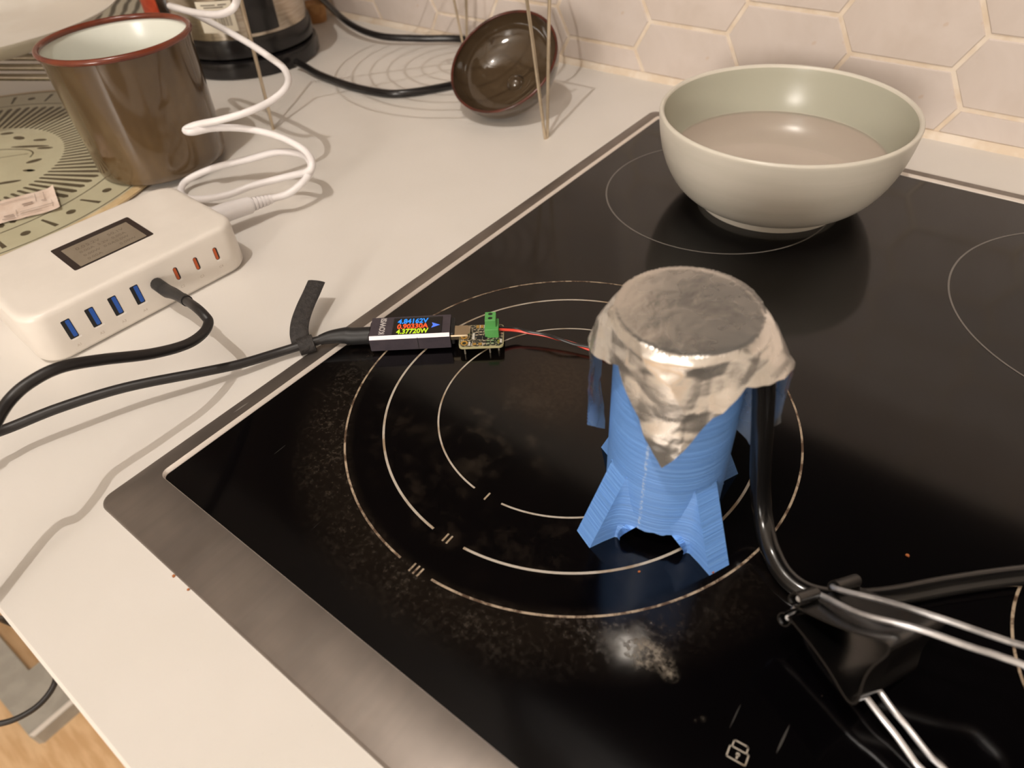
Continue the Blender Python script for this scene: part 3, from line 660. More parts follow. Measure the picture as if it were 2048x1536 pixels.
for x, y, s_, sz in ((0.0500, 0.0482, '0.0', 0.0046), (0.0560, 0.0482, '5.2V', 0.0046), (0.0690, 0.0482, '50.1V', 0.0042), (0.0500, 0.0430, '0.00A  5.2V', 0.0036), (0.0690, 0.0430, '0.00A', 0.0036), (0.0500, 0.0378, '0.00W  0.0A', 0.0036), (0.0690, 0.0378, '0.0W', 0.0036), (0.0500, 0.0325, '0.00A', 0.0036), (0.0690, 0.0325, '0.00W', 0.0036)):
    text('display_digits', s_, sz, lx(x, y-0.001), M['lcd_text'], ch, 0.00002)
def port(x, z, w_, h_, tongue, name, tw, lab):
    k = MB(); k.loft([[ff((px, py, q)) for px, py in rrect(x-w_/2, z-h_/2, x+w_/2, z+h_/2, min(w_, h_)*0.12 if name == 'usb_port' else w_*0.48, 4)] for q in (-0.0002, 0.00012)]); pt_ = k.obj(name, M['port_dark'], ch, smooth=False)
    k = MB(); k.loft([[ff((px, py, q)) for px, py in rrect(x+w_*tw[0], z-h_*0.44, x+w_*tw[1], z+h_*0.46, w_*0.1, 2)] for q in (0.0, 0.0002)]); k.obj('port_tongue', M[tongue], pt_, smooth=False)
    k = MB(); k.loft([[ff((px, py, q)) for px, py in rrect(x-w_*0.42, z-h_/2-0.0011, x+w_*0.75, z-h_/2-0.0001, 0.0003, 2)] for q in (-0.0002, 0.00008)]); k.obj('port_lip', M['port_rim'], pt_, smooth=False)
    text('port_label', lab, 0.0022, frame_of(ff((x-0.0012, z-h_/2-0.0056, 0.00003)), c1, (0, 0, 1), -c2), M['faint_label'], ch, 0.00002)
for i in range(4): port(0.0184+0.01275*i, 0.0168, 0.0046, 0.0118, 'usb_blue', 'usb_port', (-0.05, 0.42), 'A%d' % (i+1))
for i, x in enumerate((0.0812, 0.0940, 0.1070)): port(x, 0.0174, 0.0026, 0.0082, 'usb_orange', 'usb_c_port', (-0.42, 0.18), 'C%d' % (i+2))

# ------------------------------------------------------------------ black USB-C cable with strap (charger -> over the worktop edge -> power meter)
M['cable'] = noisy('matt_black_cable', (30, 27, 27), (36, 33, 32), 90, 0.45); M['strap'] = noisy('black_hook_and_loop_strap', (40, 37, 36), (52, 48, 46), 400, 0.75, bump=0.4)
cab = thing('usb_c_cable', 'black USB-C cable looping from the charger off the worktop and back to the power meter', 'cable', (-0.03, 0.09, 0.0))
pl0 = ff((0.0687, 0.0172, 0.0)); 
A = [ff((0.0687, 0.0172, 0.017)), (-0.0777,0.0974,0.0215), (-0.0554,0.0930,0.0290), (-0.0365,0.0890,0.0350), (-0.0283,0.0879,0.0345), (-0.0240,0.0867,0.0325), (-0.0187,0.0796,0.0325), (-0.0123,0.0677,0.0370), (-0.0074,0.0509,0.0460), (-0.0059,0.0322,0.0570), (-0.0053,0.0184,0.0635), (-0.0058,0.0070,0.0640), (-0.0054,-0.0019,0.0620), (0.0003,-0.0113,0.0600), (0.0038,-0.0203,0.0540), (0.0011,-0.0289,0.0420), (0.018, -0.066, 0.0200), (0.004, -0.078, -0.020), (-0.050, -0.092, -0.090), (-0.140, -0.095, -0.170), (-0.205, -0.086, -0.220), (-0.235, -0.078, -0.245), (-0.2411,-0.0752,-0.2600), (-0.2298,-0.0686,-0.2800), (-0.2133,-0.0686,-0.2950), (-0.1967,-0.0776,-0.3000), (-0.1906,-0.0904,-0.3030), (-0.1906,-0.1052,-0.3030), (-0.1976,-0.1216,-0.3000), (-0.215, -0.140, -0.290), (-0.230, -0.150, -0.240), (-0.205, -0.120, -0.120), (-0.165, -0.085, -0.010), (-0.0670,-0.0282,0.0160), (-0.0588,-0.0160,0.0190), (-0.0573,-0.0036,0.0165), (-0.0498,0.0165,0.0170), (-0.0393,0.0426,0.0150), (-0.0242,0.0724,0.0100), (-0.0162,0.0896,0.0070), (-0.0087,0.1088,0.0050), (-0.0011,0.1203,0.0060), (0.0028,0.1266,0.0062), (0.0061,0.1315,0.0064)]
MB().tube(A, 0.0024, 14, 8).obj('cord', M['cable'], cab)
d0 = (Vector(A[1])-Vector(A[0])).normalized()
pk = MB().tube([ff((0.0687, 0.0172, -0.0005)), ff((0.0687, 0.0172, 0.006)), ff((0.0687, 0.0174, 0.012)), A[1], A[2]], lambda t: 0.0038 if t < 0.5 else 0.0038-0.0012*(t-0.5)*2, 14, 5, up=(0, 0, 1))
pk.obj('plug', M['black_plastic'], cab)
MB().tube([(-0.0615,0.0943,0.0270), (-0.0538,0.0928,0.0295)], 0.0030, 14, 1).obj('strain_relief', M['black_plastic'], cab)
pe = mf((-0.0005, MW/2, MH/2-0.0004))
MB().tube([(0.0028,0.1266,0.0062), (0.0061,0.1315,0.0064), (0.0113,0.1368,0.0062), pe + (-u1)*0.010, pe], lambda t: 0.0027+0.0019*min(1, t/0.55), 16, 5).obj('plug', M['black_plastic'], cab)
stp = cab
k = MB().tube([(-0.0034,0.1168,0.0050), (-0.0016,0.1204,0.0050), (0.0006,0.1241,0.0052)], 0.0047, 16, 3, flat=(0.0044, 0.0050)); so = k.obj('strap', M['strap'], cab); so['label'] = 'black hook and loop strap wound round the cable, its tail sticking up'
ribbon = [(-0.0047,0.1199,0.0060), (-0.0092,0.1232,0.0085), (-0.0143,0.1291,0.0105), (-0.0200,0.1378,0.0120), (-0.0242,0.1458,0.0135), (-0.0290,0.1544,0.0150)]
k = MB().tube(ribbon, 0.004, 12, 6, flat=(0.0009, 0.0050), up=(0.45, -0.35, 0.75)); k.obj('strap_tail', M['strap'], cab)

# ------------------------------------------------------------------ white mains cable standing in loops
M['white_cable'] = noisy('white_cable_plastic', (236, 232, 232), (230, 226, 226), 50, 0.38)
wc = thing('white_power_cable', 'springy white mains cable rising in zigzag loops from the charger in front of the mug', 'cable', tuple((-0.1621,0.2022,0.0000)))
ce = cf((CL+0.0005, 0.044, 0.0150))
wp = [(-0.1355,0.2037,0.0125), (-0.1262,0.2121,0.0150), (-0.1231,0.2239,0.0190), (-0.1264,0.2356,0.0230), (-0.1403,0.2429,0.0260), (-0.1623,0.2382,0.0255), (-0.1857,0.2271,0.0190), (-0.2116,0.2123,0.0120), (-0.2222,0.1952,0.0075), (-0.2187,0.1851,0.0050), (-0.2063,0.1801,0.0045), (-0.1904,0.1844,0.0055), (-0.1739,0.1950,0.0085), (-0.1633,0.2118,0.0115), (-0.1421,0.2279,0.0170), (-0.1238,0.2305,0.0240), (-0.1218,0.2345,0.0290), (-0.1348,0.2397,0.0330), (-0.1542,0.2365,0.0390), (-0.1769,0.2276,0.0430), (-0.1920,0.2126,0.0460), (-0.1979,0.1989,0.0470), (-0.2028,0.1971,0.0480), (-0.1987,0.2035,0.0500), (-0.1836,0.2136,0.0530), (-0.1707,0.2280,0.0560), (-0.1653,0.2460,0.0590), (-0.1659,0.2613,0.0640), (-0.1837,0.2745,0.0670), (-0.2014,0.2768,0.0720), (-0.2318,0.2796,0.0780), (-0.2701,0.2815,0.0840), (-0.3026,0.2817,0.0890), (-0.3167,0.2770,0.0920), (-0.2914,0.2675,0.0960), (-0.2484,0.2592,0.1000), (-0.2128,0.2533,0.1050), (-0.1948,0.2534,0.1100), (-0.1889,0.2562,0.1160), (-0.1739,0.2524,0.1300)]
MB().tube(wp, 0.0024, 14, 7).obj('cord', M['white_cable'], wc)
MB().tube([ce - c1*0.006, ce + c1*0.012, (-0.1388,0.1899,0.0135)], lambda t: 0.0068-0.0012*t, 18, 4).obj('plug', M['white_cable'], wc)
k = MB()
for i in range(6):
    t = i/6; a, b = Vector((-0.1388,0.1899,0.0135)), Vector((-0.1345,0.2050,0.0125)); p0 = a.lerp(b, t); p1 = a.lerp(b, t+0.11)
    k.tube([p0, p1], 0.0047-0.0018*t, 14, 1)
k.tube([(-0.1397,0.1886,0.0135), (-0.1342,0.2061,0.0125)], lambda t: 0.0036-0.0010*t, 12, 1)
k.obj('strain_relief', M['white_cable'], wc)

# ------------------------------------------------------------------ patterned round board, paper strip, mug
TBX, TBY, TBZ = -0.409, 0.100, 0.0045
M['board_green'] = noisy('pale_green_board', (192, 187, 160), (184, 178, 150), 22, 0.3); M['board_dark'] = pm('dark_brown_pattern', (84, 74, 56), 0.4); M['bamboo'] = noisy('bamboo_edge', (214, 192, 154), (196, 170, 128), 60, 0.5, stretch=(1, 1, 6))
trv = thing('patterned_board', 'round pale green serving board with dark sun-ray pattern and bamboo edge', 'board', (TBX, TBY, 0))
MB().lathe([(0.0, 0.0), (0.1705, 0.0), (0.1735, 0.0014), (0.1738, 0.0030), (0.1715, 0.0042), (0.1685, 0.0042), (0.0, 0.0042)], (TBX, TBY, 0), 96).obj('bamboo_base', M['bamboo'], trv)
MB().lathe([(0.0, 0.0040), (0.1672, 0.0040), (0.1680, 0.0043), (0.1672, TBZ), (0.0, TBZ)], (TBX, TBY, 0), 96).obj('printed_top', M['board_green'], trv, angle=60)
zt = TBZ+0.00006
def flat_poly(mb, pts): mb.add([Vector((TBX+x, TBY+y, zt)) for x, y in pts], [tuple(range(len(pts)))])
k = MB(); k.f.extend(arc_ring(TBX, TBY, 0.1660, 0.0010, z=zt).f); k = arc_ring(TBX, TBY, 0.1662, 0.0011, z=zt); k.mi = [0]*len(k.f); k.obj('pattern_line', M['board_dark'], trv, smooth=False)
arc_ring(TBX, TBY, 0.1369, 0.0011, z=zt).obj('pattern_line', M['board_dark'], trv, smooth=False)
k = MB(); n = 100
for i in range(n):
    a = 2*pi*i/n; da = 2*pi/n*0.24
    pts = [(0.0835*cos(a-da), 0.0835*sin(a-da)), (0.1275*cos(a-da*1.15), 0.1275*sin(a-da*1.15)), (0.1300*cos(a), 0.1300*sin(a)), (0.1275*cos(a+da*1.15), 0.1275*sin(a+da*1.15)), (0.0835*cos(a+da), 0.0835*sin(a+da)), (0.082*cos(a), 0.082*sin(a))]
    flat_poly(k, pts)
o = k.obj('ray_pattern', M['board_dark'], trv, smooth=False); o['kind'] = 'stuff'
k = MB(); n = 58
for i in range(n):
    a = 2*pi*(i+0.35)/n; R0 = 0.1515
    if i % 2:
        pts = [(R0*cos(a)+0.0034*cos(t*pi/6), R0*sin(a)+0.0034*sin(t*pi/6)) for t in range(12)]
    else:
        pts = []
        for dr, dt in ((-0.009, -0.0009), (0.009, -0.0016), (0.009, 0.0016), (-0.009, 0.0009)):
            ca, sa = cos(a+0.10), sin(a+0.10); pts.append((R0*cos(a)+dr*ca-dt*sa, R0*sin(a)+dr*sa+dt*ca))
    flat_poly(k, pts)
o = k.obj('border_pattern', M['board_dark'], trv, smooth=False); o['kind'] = 'stuff'
def blob(cx, cy, a, b, rot):
    return [(cx+a*cos(t*pi/7)*cos(rot)-b*sin(t*pi/7)*sin(rot), cy+a*cos(t*pi/7)*sin(rot)+b*sin(t*pi/7)*cos(rot)) for t in range(14)]
k = MB()
def tb_xy(p): return (p[0]-TBX, p[1]-TBY)
for p, a, b, rot in (((-0.4474,0.1604,0.0045), .006, .0026, .7), ((-0.4276,0.1618,0.0045), .0065, .003, .2), ((-0.4064,0.1699,0.0045), .006, .0022, .6), ((-0.4008,0.1588,0.0045), .017, .002, .62), ((-0.3860,0.1644,0.0045), .007, .002, .62), ((-0.3690,0.1472,0.0045), .006, .003, 1.2), ((-0.3551,0.1367,0.0045), .0055, .0020, .5), ((-0.3494,0.1172,0.0045), .0105, .0022, .9), ((-0.3543,0.1372,0.0045), .003, .002, .5)):
    x, y = tb_xy(p); flat_poly(k, blob(x, y, a, b, rot))
def line_on(pts, w):
    P = spline([(p[0], p[1], 0) for p in pts], 8)
    for a_, b_ in zip(P[:-1], P[1:]):
        d = (b_-a_); d.z = 0
        if d.length < 1e-6: continue
        d.normalize(); q = Vector((-d.y, d.x, 0))*w/2
        k.add([Vector((v.x, v.y, zt)) for v in (a_-q, b_-q, b_+q, a_+q)], [(0, 1, 2, 3)])
line_on([(-0.4199,0.1401,0.0000), (-0.4091,0.1476,0.0000), (-0.3963,0.1543,0.0000), (-0.3857,0.1543,0.0000), (-0.3792,0.1488,-0.0000)], 0.0012)
line_on([(-0.4026,0.1325,0.0000), (-0.3931,0.1446,-0.0000), (-0.3876,0.1511,0.0000)], 0.0008)
o = k.obj('centre_pattern', M['board_dark'], trv, smooth=False); o['kind'] = 'stuff'

M['paper'] = noisy('creased_pinkish_paper', (226, 208, 194), (216, 194, 178), 90, 0.7, bump=0.15); M['ink'] = pm('faint_ink', (150, 130, 118), 0.7)
p0, p1, p2, p3 = [Vector(v) for v in ((-0.3257,0.0815,0.0062), (-0.3030,0.1325,0.0068), (-0.2667,0.1194,0.0062), (-0.2933,0.0680,0.0056))]
k = MB(); nx, ny = 24, 6; vs_ = []
for j in range(ny+1):
    for i in range(nx+1):
        q = p0.lerp(p1, i/nx).lerp(p3.lerp(p2, i/nx), j/ny); vs_.append(q + Vector((0, 0, 0.0005*mnoise.noise(Vector((i*.35, j*.5, 2))) + (0.0018*max(0, (i-nx+3)/3)**2))))
k.add(vs_, [(j*(nx+1)+i, j*(nx+1)+i+1, (j+1)*(nx+1)+i+1, (j+1)*(nx+1)+i) for j in range(ny) for i in range(nx)])
pp = thing('paper_strip', 'creased strip of printed paper lying on the patterned board', 'paper', tuple(p3))
k.obj('sheet', M['paper'], pp)
k = MB()
def pq(u, v, h=0.0012):
    i, j = u*nx, v*ny; return p0.lerp(p1, u).lerp(p3.lerp(p2, u), v) + Vector((0, 0, h+0.0018*max(0, (i-nx+3)/3)**2))
for u0, u1_, v0, v1 in ((0.76, 0.765, 0.14, 0.52), (0.86, 0.865, 0.16, 0.5), (0.82, 0.87, 0.50, 0.53), (0.52, 0.526, 0.66, 0.95), (0.38, 0.49, 0.80, 0.84), (0.36, 0.50, 0.92, 0.95), (0.56, 0.95, 0.78, 0.80), (0.56, 0.80, 0.88, 0.90), (0.60, 0.72, 0.46, 0.52), (0.93, 0.935, 0.62, 0.92), (0.35, 0.74, 0.22, 0.235)):
    k.add([pq(u0, v0), pq(u1_, v0), pq(u1_, v1), pq(u0, v1)], [(0, 1, 2, 3)])
o = k.obj('print_marks', M['ink'], pp, smooth=False); o['kind'] = 'stuff'

mt = pm('brown_enamel', (104, 84, 58), 0.12, 0, 0.6, coat=0.3); N = NT(mt)
N.color(N.mix(N.step(N.noise(22, 3, vec=N.mapping((1, 1, 0.35), (0, 0.3, 0))), 0.38, 0.62), lin((104, 84, 58)), lin((78, 60, 38)))); M['enamel'] = mt
M['enamel_rim'] = noisy('rust_brown_enamel_rim', (116, 58, 40), (98, 46, 32), 50, 0.2); M['enamel_white'] = pm('white_enamel', (226, 228, 218), 0.25)
MX, MY = -0.2765, 0.2078
mug = thing('enamel_mug', 'large brown enamel mug with white inside and rust red rim', 'mug', (MX, MY, TBZ))
z0 = TBZ
MB().lathe([(0.0, z0+0.0015), (0.0415, z0+0.0015), (0.0440, z0), (0.0466, z0+0.0022), (0.0475, z0+0.0070), (0.0482, z0+0.030), (0.0492, z0+0.060), (0.0498, 0.0860), (0.0505, 0.0925)], (MX, MY, 0), 80, caps=False).obj('mug_body', M['enamel'], mug, angle=50)
MB().lathe([(0.0500, 0.0920), (0.0485, 0.0890), (0.0476, 0.060), (0.0465, z0+0.010), (0.0430, z0+0.0045), (0.0, z0+0.0040)], (MX, MY, 0), 80, caps=False).obj('inner_lining', M['enamel_white'], mug, angle=50)
MB().lathe([(0.0503+0.0021*cos(t*pi/6), 0.0935+0.0021*sin(t*pi/6)) for t in range(13)], (MX, MY, 0), 80, caps=False).obj('rim', M['enamel_rim'], mug)
ha = radians(118)
def mh(r_, z): return (MX+r_*cos(ha), MY+r_*sin(ha), z)
MB().tube([mh(0.0515, 0.080), mh(0.058, 0.082), mh(0.070, 0.074), mh(0.073, 0.055), mh(0.067, 0.034), mh(0.056, 0.026), mh(0.0500, 0.027)], 0.004, 12, 6, flat=(0.0016, 0.0055)).obj('handle', M['enamel'], mug)

# ------------------------------------------------------------------ brown enamel lid propped upside down
LCc, LN, LR = Vector((-0.1065, 0.4253, 0.0402)), Vector((0.04, -0.588, 0.808)).normalized(), 0.046
M['lid_rim'] = noisy('dark_red_brown_rim', (92, 46, 36), (66, 36, 28), 60, 0.2)
mt = pm('dark_brown_enamel', (74, 60, 44), 0.07, 0, 0.7, coat=0.4); M['enamel_dark'] = mt
lid = thing('enamel_cover', 'glossy dark brown enamel lid lying upside down, tilted, under the wire stand', 'lid', (LCc.x, LCc.y, 0))
dome = [(LR, 0.0), (LR*0.985, -0.006), (LR*0.93, -0.0140), (LR*0.81, -0.0210), (LR*0.60, -0.0258), (LR*0.35, -0.0280), (0.0085, -0.0286)]
dome = [(p.x, p.y) for p in spline([(a, b, 0) for a, b in dome], 4)]
inn = [(max(a-0.0008, 0.0), b+0.0012) for a, b in dome[::-1]]
MB().lathe(dome + [(0.0, -0.0288)], LCc, 72, LN, caps=False).obj('lid_shell', M['enamel_dark'], lid, angle=60)
MB().lathe([(0.0, -0.0225), (0.0045, -0.0228), (0.0062, -0.0250), (0.0075, -0.0268)] + inn, LCc, 72, LN, caps=False).obj('lid_inside', M['enamel_dark'], lid, angle=60)
MB().lathe([(LR-0.0004+0.0011*cos(t*pi/6), 0.0004+0.0011*sin(t*pi/6)) for t in range(13)], LCc, 72, LN, caps=False).obj('rim', M['lid_rim'], lid)
MB().lathe([(0.0, -0.0284), (0.0060, -0.0286), (0.0062, -0.0305), (0.0115, -0.0325), (0.0125, -0.0350), (0.0105, -0.0372), (0.0, -0.0380)], LCc, 32, LN).obj('knob', M['enamel_dark'], lid)

# ------------------------------------------------------------------ wire stand with spiral shelf
M['wire'] = noisy('champagne_coated_wire', (206, 190, 166), (186, 170, 146), 60, 0.3, 0.7)
ws = thing('wire_stand', 'tall champagne wire cooling stand with V shaped legs against the tiled wall', 'wire stand', (-0.179, 0.408, 0))
SC = Vector((-0.1790, 0.4080, 0)); SH = 0.150
for fx, fy in ((-0.0459, 0.3990), (-0.2553, 0.2961), (-0.2360, 0.5240)):
    f_ = Vector((fx, fy, 0.0013)); d = (f_-SC); d.z = 0; d.normalize(); t = Vector((-d.y, d.x, 0))
    top = Vector((fx, fy, SH))-d*0.006
    MB().tube([top+t*0.0185, f_.lerp(top, 0.5)+t*0.0092, f_+t*0.0018+Vector((0, 0, 0.004)), f_, f_-t*0.0018+Vector((0, 0, 0.004)), f_.lerp(top, 0.5)-t*0.0092, top-t*0.0185], 0.00125, 10, 5).obj('leg', M['wire'], ws)
    MB().tube([top+t*0.0185, Vector((SC.x, SC.y, SH))+t*0.006, Vector((SC.x, SC.y, SH))-d*0.02], 0.0011, 8, 3).obj('support_wire', M['wire'], ws)
    MB().tube([top-t*0.0185, Vector((SC.x, SC.y, SH))-t*0.006, Vector((SC.x, SC.y, SH))-d*0.02], 0.0011, 8, 3).obj('support_wire', M['wire'], ws)
sp_ = []
for i in range(7*28+1):
    a = 2*pi*i/28; r_ = 0.012+0.0150*i/28; sp_.append((SC.x+r_*cos(a), SC.y+r_*sin(a), SH+0.0022))
MB().tube(sp_, 0.0010, 8, 1).obj('spiral_shelf', M['wire'], ws)

# ------------------------------------------------------------------ kettle
KX, KY = -0.4254, 0.4033
M['black_gloss'] = noisy('glossy_black_plastic', (24, 22, 23), (30, 28, 28), 60, 0.22); M['kettle_steel'] = noisy('brushed_kettle_steel', (206, 196, 182), (188, 176, 160), 50, 0.2, 1.0, stretch=(1, 1, 12)); M['sticker'] = pm('cream_sticker', (222, 214, 196), 0.6); M['bar_ink'] = pm('barcode_ink', (84, 72, 60), 0.6)
ket = thing('kettle', 'steel electric kettle with black base and handle behind the mug', 'kettle', (KX, KY, 0))
MB().lathe([(0.0, 0.0), (0.0670, 0.0), (0.0690, 0.002), (0.0694, 0.011), (0.0685, 0.0150), (0.0640, 0.0168), (0.0, 0.0168)], (KX, KY, 0), 80).obj('power_base', M['black_gloss'], ket, angle=40)
MB().lathe([(0.0, 0.0172), (0.0640, 0.0172), (0.0664, 0.0190), (0.0668, 0.0300), (0.0655, 0.0350), (0.0640, 0.0356), (0.0, 0.0356)], (KX, KY, 0), 80).obj('kettle_foot', M['black_gloss'], ket, angle=40)
MB().lathe([(0.0, 0.0354), (0.0645, 0.0354), (0.0645, 0.040), (0.0635, 0.080), (0.0600, 0.140), (0.0545, 0.185), (0.050, 0.200), (0.0, 0.206)], (KX, KY, 0), 80).obj('steel_body', M['kettle_steel'], ket, angle=40)
ka = radians(-18)
def kh(r_, z, w=0): return Vector((KX+r_*cos(ka)-w*sin(ka), KY+r_*sin(ka)+w*cos(ka), z))
MB().tube([kh(0.0670, 0.0400), kh(0.0680, 0.0560), kh(0.0690, 0.0800), kh(0.085, 0.105), kh(0.100, 0.14), kh(0.098, 0.18), kh(0.078, 0.205), kh(0.040, 0.212)], 0.01, 20, 6, flat=(0.0042, 0.0155), up=tuple(Vector((cos(ka), sin(ka), 0)))).obj('handle', M['black_gloss'], ket)
MB().tube([kh(0.058, 0.085), kh(0.070, 0.085), kh(0.078, 0.090)], 0.006, 12, 2).obj('handle_mount', M['black_gloss'], ket)
def patch(a0, a1, z0_, z1_, r_, n=12, tilt=0.0):
    mb = MB(); vs_ = []
    for i in range(n+1):
        a = radians(a0+(a1-a0)*i/n)
        for z in (z0_, z1_): vs_.append((KX+r_*cos(a), KY+r_*sin(a), z))
    mb.add(vs_, [(2*i, 2*i+2, 2*i+3, 2*i+1) for i in range(n)]); return mb
st = patch(-66.5, -37, 0.0425, 0.0690, 0.0651); stk = st.obj('sticker', M['sticker'], ket)
stk['label'] = 'cream paper sticker with a barcode'
k = MB(); a = -55.0; rb = random.Random(3)
while a < -40.5:
    w_ = rb.choice((0.25, 0.25, 0.5, 0.7)); q = patch(a, a+w_, 0.0480, 0.0570, 0.06525, 1); k.add(q.v, q.f); a += w_ + rb.choice((0.3, 0.45, 0.7))
o = k.obj('barcode', M['bar_ink'], stk, smooth=False); o['kind'] = 'stuff'
k = MB()
for a0, a1, z in ((-62, -50, 0.0655), (-60, -44, 0.0635), (-48, -41, 0.0655)): q = patch(a0, a1, z, z+0.0009, 0.06525, 4); k.add(q.v, q.f)
o = k.obj('sticker_print', M['bar_ink'], stk, smooth=False); o['kind'] = 'stuff'
MB().tube([(-0.3486,0.3997,0.0080), (-0.3354,0.3995,0.0060), (-0.3087,0.3950,0.0040), (-0.2620,0.3907,0.0036), (-0.2255,0.3936,0.0036), (-0.2076,0.4011,0.0036), (-0.1900,0.4216,0.0036), (-0.172, 0.455, 0.0036), (-0.166, 0.480, 0.0036), (-0.178, 0.505, 0.0036), (-0.212, 0.5210, 0.0036), (-0.2458,0.5356,0.0060), (-0.2880,0.5134,0.0070), (-0.3272,0.4946,0.0090), (-0.3735,0.4962,0.0140), (-0.4384,0.5201,0.0220), (-0.5078,0.5518,0.0300)], 0.0034, 14, 7).obj('power_cord', M['black_gloss'], ket)

# ------------------------------------------------------------------ things at the top left
M['white_ceramic'] = noisy('white_glazed_ceramic', (226, 220, 210), (218, 210, 198), 14, 0.3, stretch=(1, 1, 4))
DX, DY, DZ = -0.528, 0.205, 0.054
dish = thing('white_dish', 'broad white ceramic dish resting on the chrome rails at the back left', 'dish', (DX, DY, DZ))
pr = [(0.0, 0.003), (0.060, 0.003), (0.064, 0.0), (0.070, 0.0), (0.092, 0.007), (0.110, 0.0155), (0.1205, 0.0208), (0.1212, 0.0220), (0.1195, 0.0222), (0.108, 0.0175), (0.090, 0.0100), (0.066, 0.0052), (0.0, 0.0045)]
MB().lathe(pr, (DX, DY, DZ), 96).obj('dish_body', M['white_ceramic'], dish, angle=50)
M['chromed'] = noisy('polished_chrome', (214, 208, 200), (190, 182, 172), 40, 0.1, 1.0)
rk = thing('chrome_rack', 'chrome rack of three parallel rails beside the mug, under the white dish', 'rack', (-0.50, 0.20, 0))
ra, rb_ = Vector((-0.730, 0.070, 0)), Vector((-0.366, 0.262, 0)); rd = (rb_-ra).normalized(); rn = Vector((rd.y, -rd.x, 0))
for q, z, ext in ((0.0000, 0.0505, 0.0), (0.0040, 0.0435, 0.0), (0.0080, 0.0365, 0.0)):
    MB().tube([ra+rn*q+Vector((0, 0, z)), ra.lerp(rb_, 0.5)+rn*(q+0.002)+Vector((0, 0, z)), rb_+rn*q+Vector((0, 0, z))], 0.0030, 14, 6).obj('rail', M['chromed'], rk)
for t in (0.0, 0.985):
    p = ra.lerp(rb_, t)
    MB().tube([p-rn*0.004+Vector((0, 0, 0.0505)), p+rn*0.002+Vector((0, 0, 0.025)), p+rn*0.004+Vector((0, 0, 0.0067))], 0.0020, 10, 4).obj('rack_leg', M['chromed'], rk)
    p2_ = p - rn*0.045
    MB().tube([p-rn*0.004+Vector((0, 0, 0.0505)), p-rn*0.02+Vector((0, 0, 0.0505)), p2_+Vector((0, 0, 0.0505)), p2_-rn*0.006+Vector((0, 0, 0.0067 if t == 0.0 else 0.0022))], 0.0020, 10, 4).obj('rack_leg', M['chromed'], rk)
# brown bottle with an orange label, towel, cork
M['amber'] = noisy('dark_brown_glass', (58, 40, 26), (46, 32, 22), 20, 0.1); M['orange_label'] = noisy('orange_red_label', (226, 96, 58), (206, 76, 44), 120, 0.5)
QX, QY = -0.585, 0.425
bt = thing('brown_bottle', 'dark brown bottle with an orange red label behind the mug rim', 'bottle', (QX, QY, 0))
MB().lathe([(0.0, 0.0), (0.033, 0.0), (0.036, 0.003), (0.036, 0.110), (0.030, 0.130), (0.014, 0.150), (0.013, 0.185), (0.0, 0.185)], (QX, QY, 0), 48).obj('bottle_glass', M['amber'], bt, angle=40)
mb = MB(); vs_ = []
for i in range(13):
    a = radians(-128+66*i/12)
    for z in (0.008, 0.085): vs_.append((QX+0.0363*cos(a), QY+0.0363*sin(a), z))
mb.add(vs_, [(2*i, 2*i+2, 2*i+3, 2*i+1) for i in range(12)]); mb.obj('label', M['orange_label'], bt)
mt = pm('striped_cloth', (170, 166, 148), 0.8); N = NT(mt); X = N.sep()
stp_ = N.step(N.math('SINE', N.mul(N.add(X[0], N.mul(X[1], 1.4)), 2*pi/0.024)), 0.1, 0.4); N.color(N.mix(stp_, lin((180, 174, 156)), lin((92, 86, 74)))); M['stripe'] = mt
k = MB(); nx, ny = 20, 14; vs_ = []
for j in range(ny+1):
    for i in range(nx+1):
        vs_.append((-0.86+0.22*i/nx, 0.36+0.15*j/ny, 0.006+0.0035*mnoise.noise(Vector((i*.3, j*.3, 1)))))
for j in range(ny+1):
    for i in range(nx+1): vs_.append((-0.86+0.22*i/nx, 0.36+0.15*j/ny, 0.0))
w_ = nx+1; off = (nx+1)*(ny+1); fs = []
for j in range(ny):
    for i in range(nx): fs += [(j*w_+i, j*w_+i+1, (j+1)*w_+i+1, (j+1)*w_+i), (off+j*w_+i, off+(j+1)*w_+i, off+(j+1)*w_+i+1, off+j*w_+i+1)]
for i in range(nx): fs += [(i, off+i, off+i+1, i+1), (ny*w_+i, ny*w_+i+1, off+ny*w_+i+1, off+ny*w_+i)]
for j in range(ny): fs += [(j*w_, (j+1)*w_, off+(j+1)*w_, off+j*w_), (j*w_+nx, off+j*w_+nx, off+(j+1)*w_+nx, (j+1)*w_+nx)]
k.add(vs_, fs); tag(k.obj('tea_towel', M['stripe'], None, loc=(-0.75, 0.43, 0)), 'folded grey green tea towel with dark stripes beside the white dish', 'towel')
M['cork'] = noisy('brown_cork', (188, 142, 92), (160, 112, 66), 90, 0.8, bump=0.3)
tag(MB().lathe([(0.0, 0.0), (0.011, 0.0), (0.012, 0.001), (0.0135, 0.019), (0.0125, 0.020), (0.0, 0.020)], (-0.458, 0.518, 0), 28).obj('cork_stopper', M['cork'], None, angle=40, loc=(-0.458, 0.518, 0)), 'orange brown cork stopper on the worktop just behind the kettle', 'stopper')

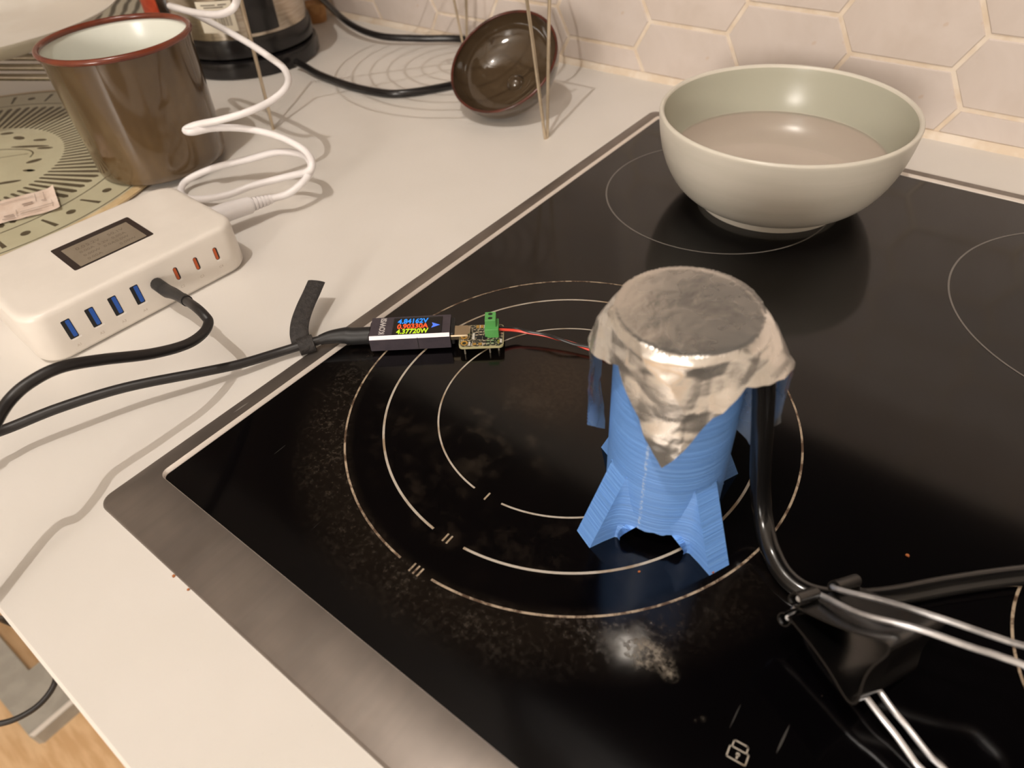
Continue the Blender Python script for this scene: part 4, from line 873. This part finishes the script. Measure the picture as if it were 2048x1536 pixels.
# ------------------------------------------------------------------ crumbs
M['crumb'] = noisy('orange_brown_crumb', (186, 112, 58), (140, 76, 36), 600, 0.8)
for i, (p, s_, lab) in enumerate((((0.2293,0.1235,0.0000), .0010, 'orange crumb at the foot of the tower leg nearest the clip'), ((0.2071,0.1075,0.0000), .0006, 'tiny rusty crumb on the bright ring just in front of the tower'), ((0.2458,0.1448,0.0000), .0008, 'orange crumb beside the lower bend of the black tube'), ((0.2397,0.1536,0.0000), .0009, 'dark orange flake pressed against the black tube'), ((0.2852,0.1723,0.0000), .0009, 'lone orange crumb on bare glass above the tube, right side'), ((0.0605,-0.0007,0.0000), .0008, 'upper of two orange crumbs on the worktop along the steel frame'), ((0.0706,-0.0007,0.0000), .0007, 'lower of two orange crumbs on the worktop along the steel frame'))):
    bm = bmesh.new(); bmesh.ops.create_icosphere(bm, subdivisions=1, radius=s_)
    for v in bm.verts: v.co *= 0.75+0.6*abs(mnoise.noise(v.co*900+Vector((i, i, i)))); v.co.z *= 0.6
    zl = min(v.co.z for v in bm.verts)
    me = bpy.data.meshes.new('crumb'); bm.to_mesh(me); bm.free(); me.materials.append(M['crumb'])
    o = bpy.data.objects.new('crumb', me); o.location = (p[0], p[1], -zl); COL.objects.link(o); tag(o, lab, 'crumb', 'orange brown crumbs')

# ------------------------------------------------------------------ grey stool below the worktop edge
M['grey'] = noisy('grey_painted_board', (168, 165, 157), (156, 153, 145), 30, 0.5); M['stripe_white'] = pm('white_edge_strip', (222, 216, 208), 0.5)
box_ = thing('floor_box', 'flat grey box with a white edge line on the wooden floor below the worktop', 'box', (-0.6258, -0.2022, -0.9))
a_, b_, e_ = Vector((-0.6258, -0.2022, 0)), Vector((-0.7299, -0.2047, 0)), Vector((-0.6259, -0.1338, 0))
du = (b_-a_).normalized(); dv = (e_-a_).normalized()
gf = lambda p: a_ + du*p[0] + dv*p[1] + Vector((0, 0, p[2]))
zt_ = -0.872
k = MB(); outl = [(0.006, 0.0), (0.0, 0.006), (0.0, 0.19), (0.117, 0.19), (0.117, 0.052), (0.45, 0.052), (0.45, 0.0)]
k.loft([[gf((x, y, -0.9)) for x, y in outl], [gf((x, y, zt_)) for x, y in outl]]); k.obj('box_body', M['grey'], box_, smooth=False)
MB().add([gf((0.0004, 0.004, zt_+0.0004)), gf((0.0100, 0.0005, zt_+0.0004)), gf((0.0100, 0.19, zt_+0.0004)), gf((0.0004, 0.19, zt_+0.0004))], [(0, 1, 2, 3)]).obj('white_edge_line', M['stripe_white'], box_, smooth=False)
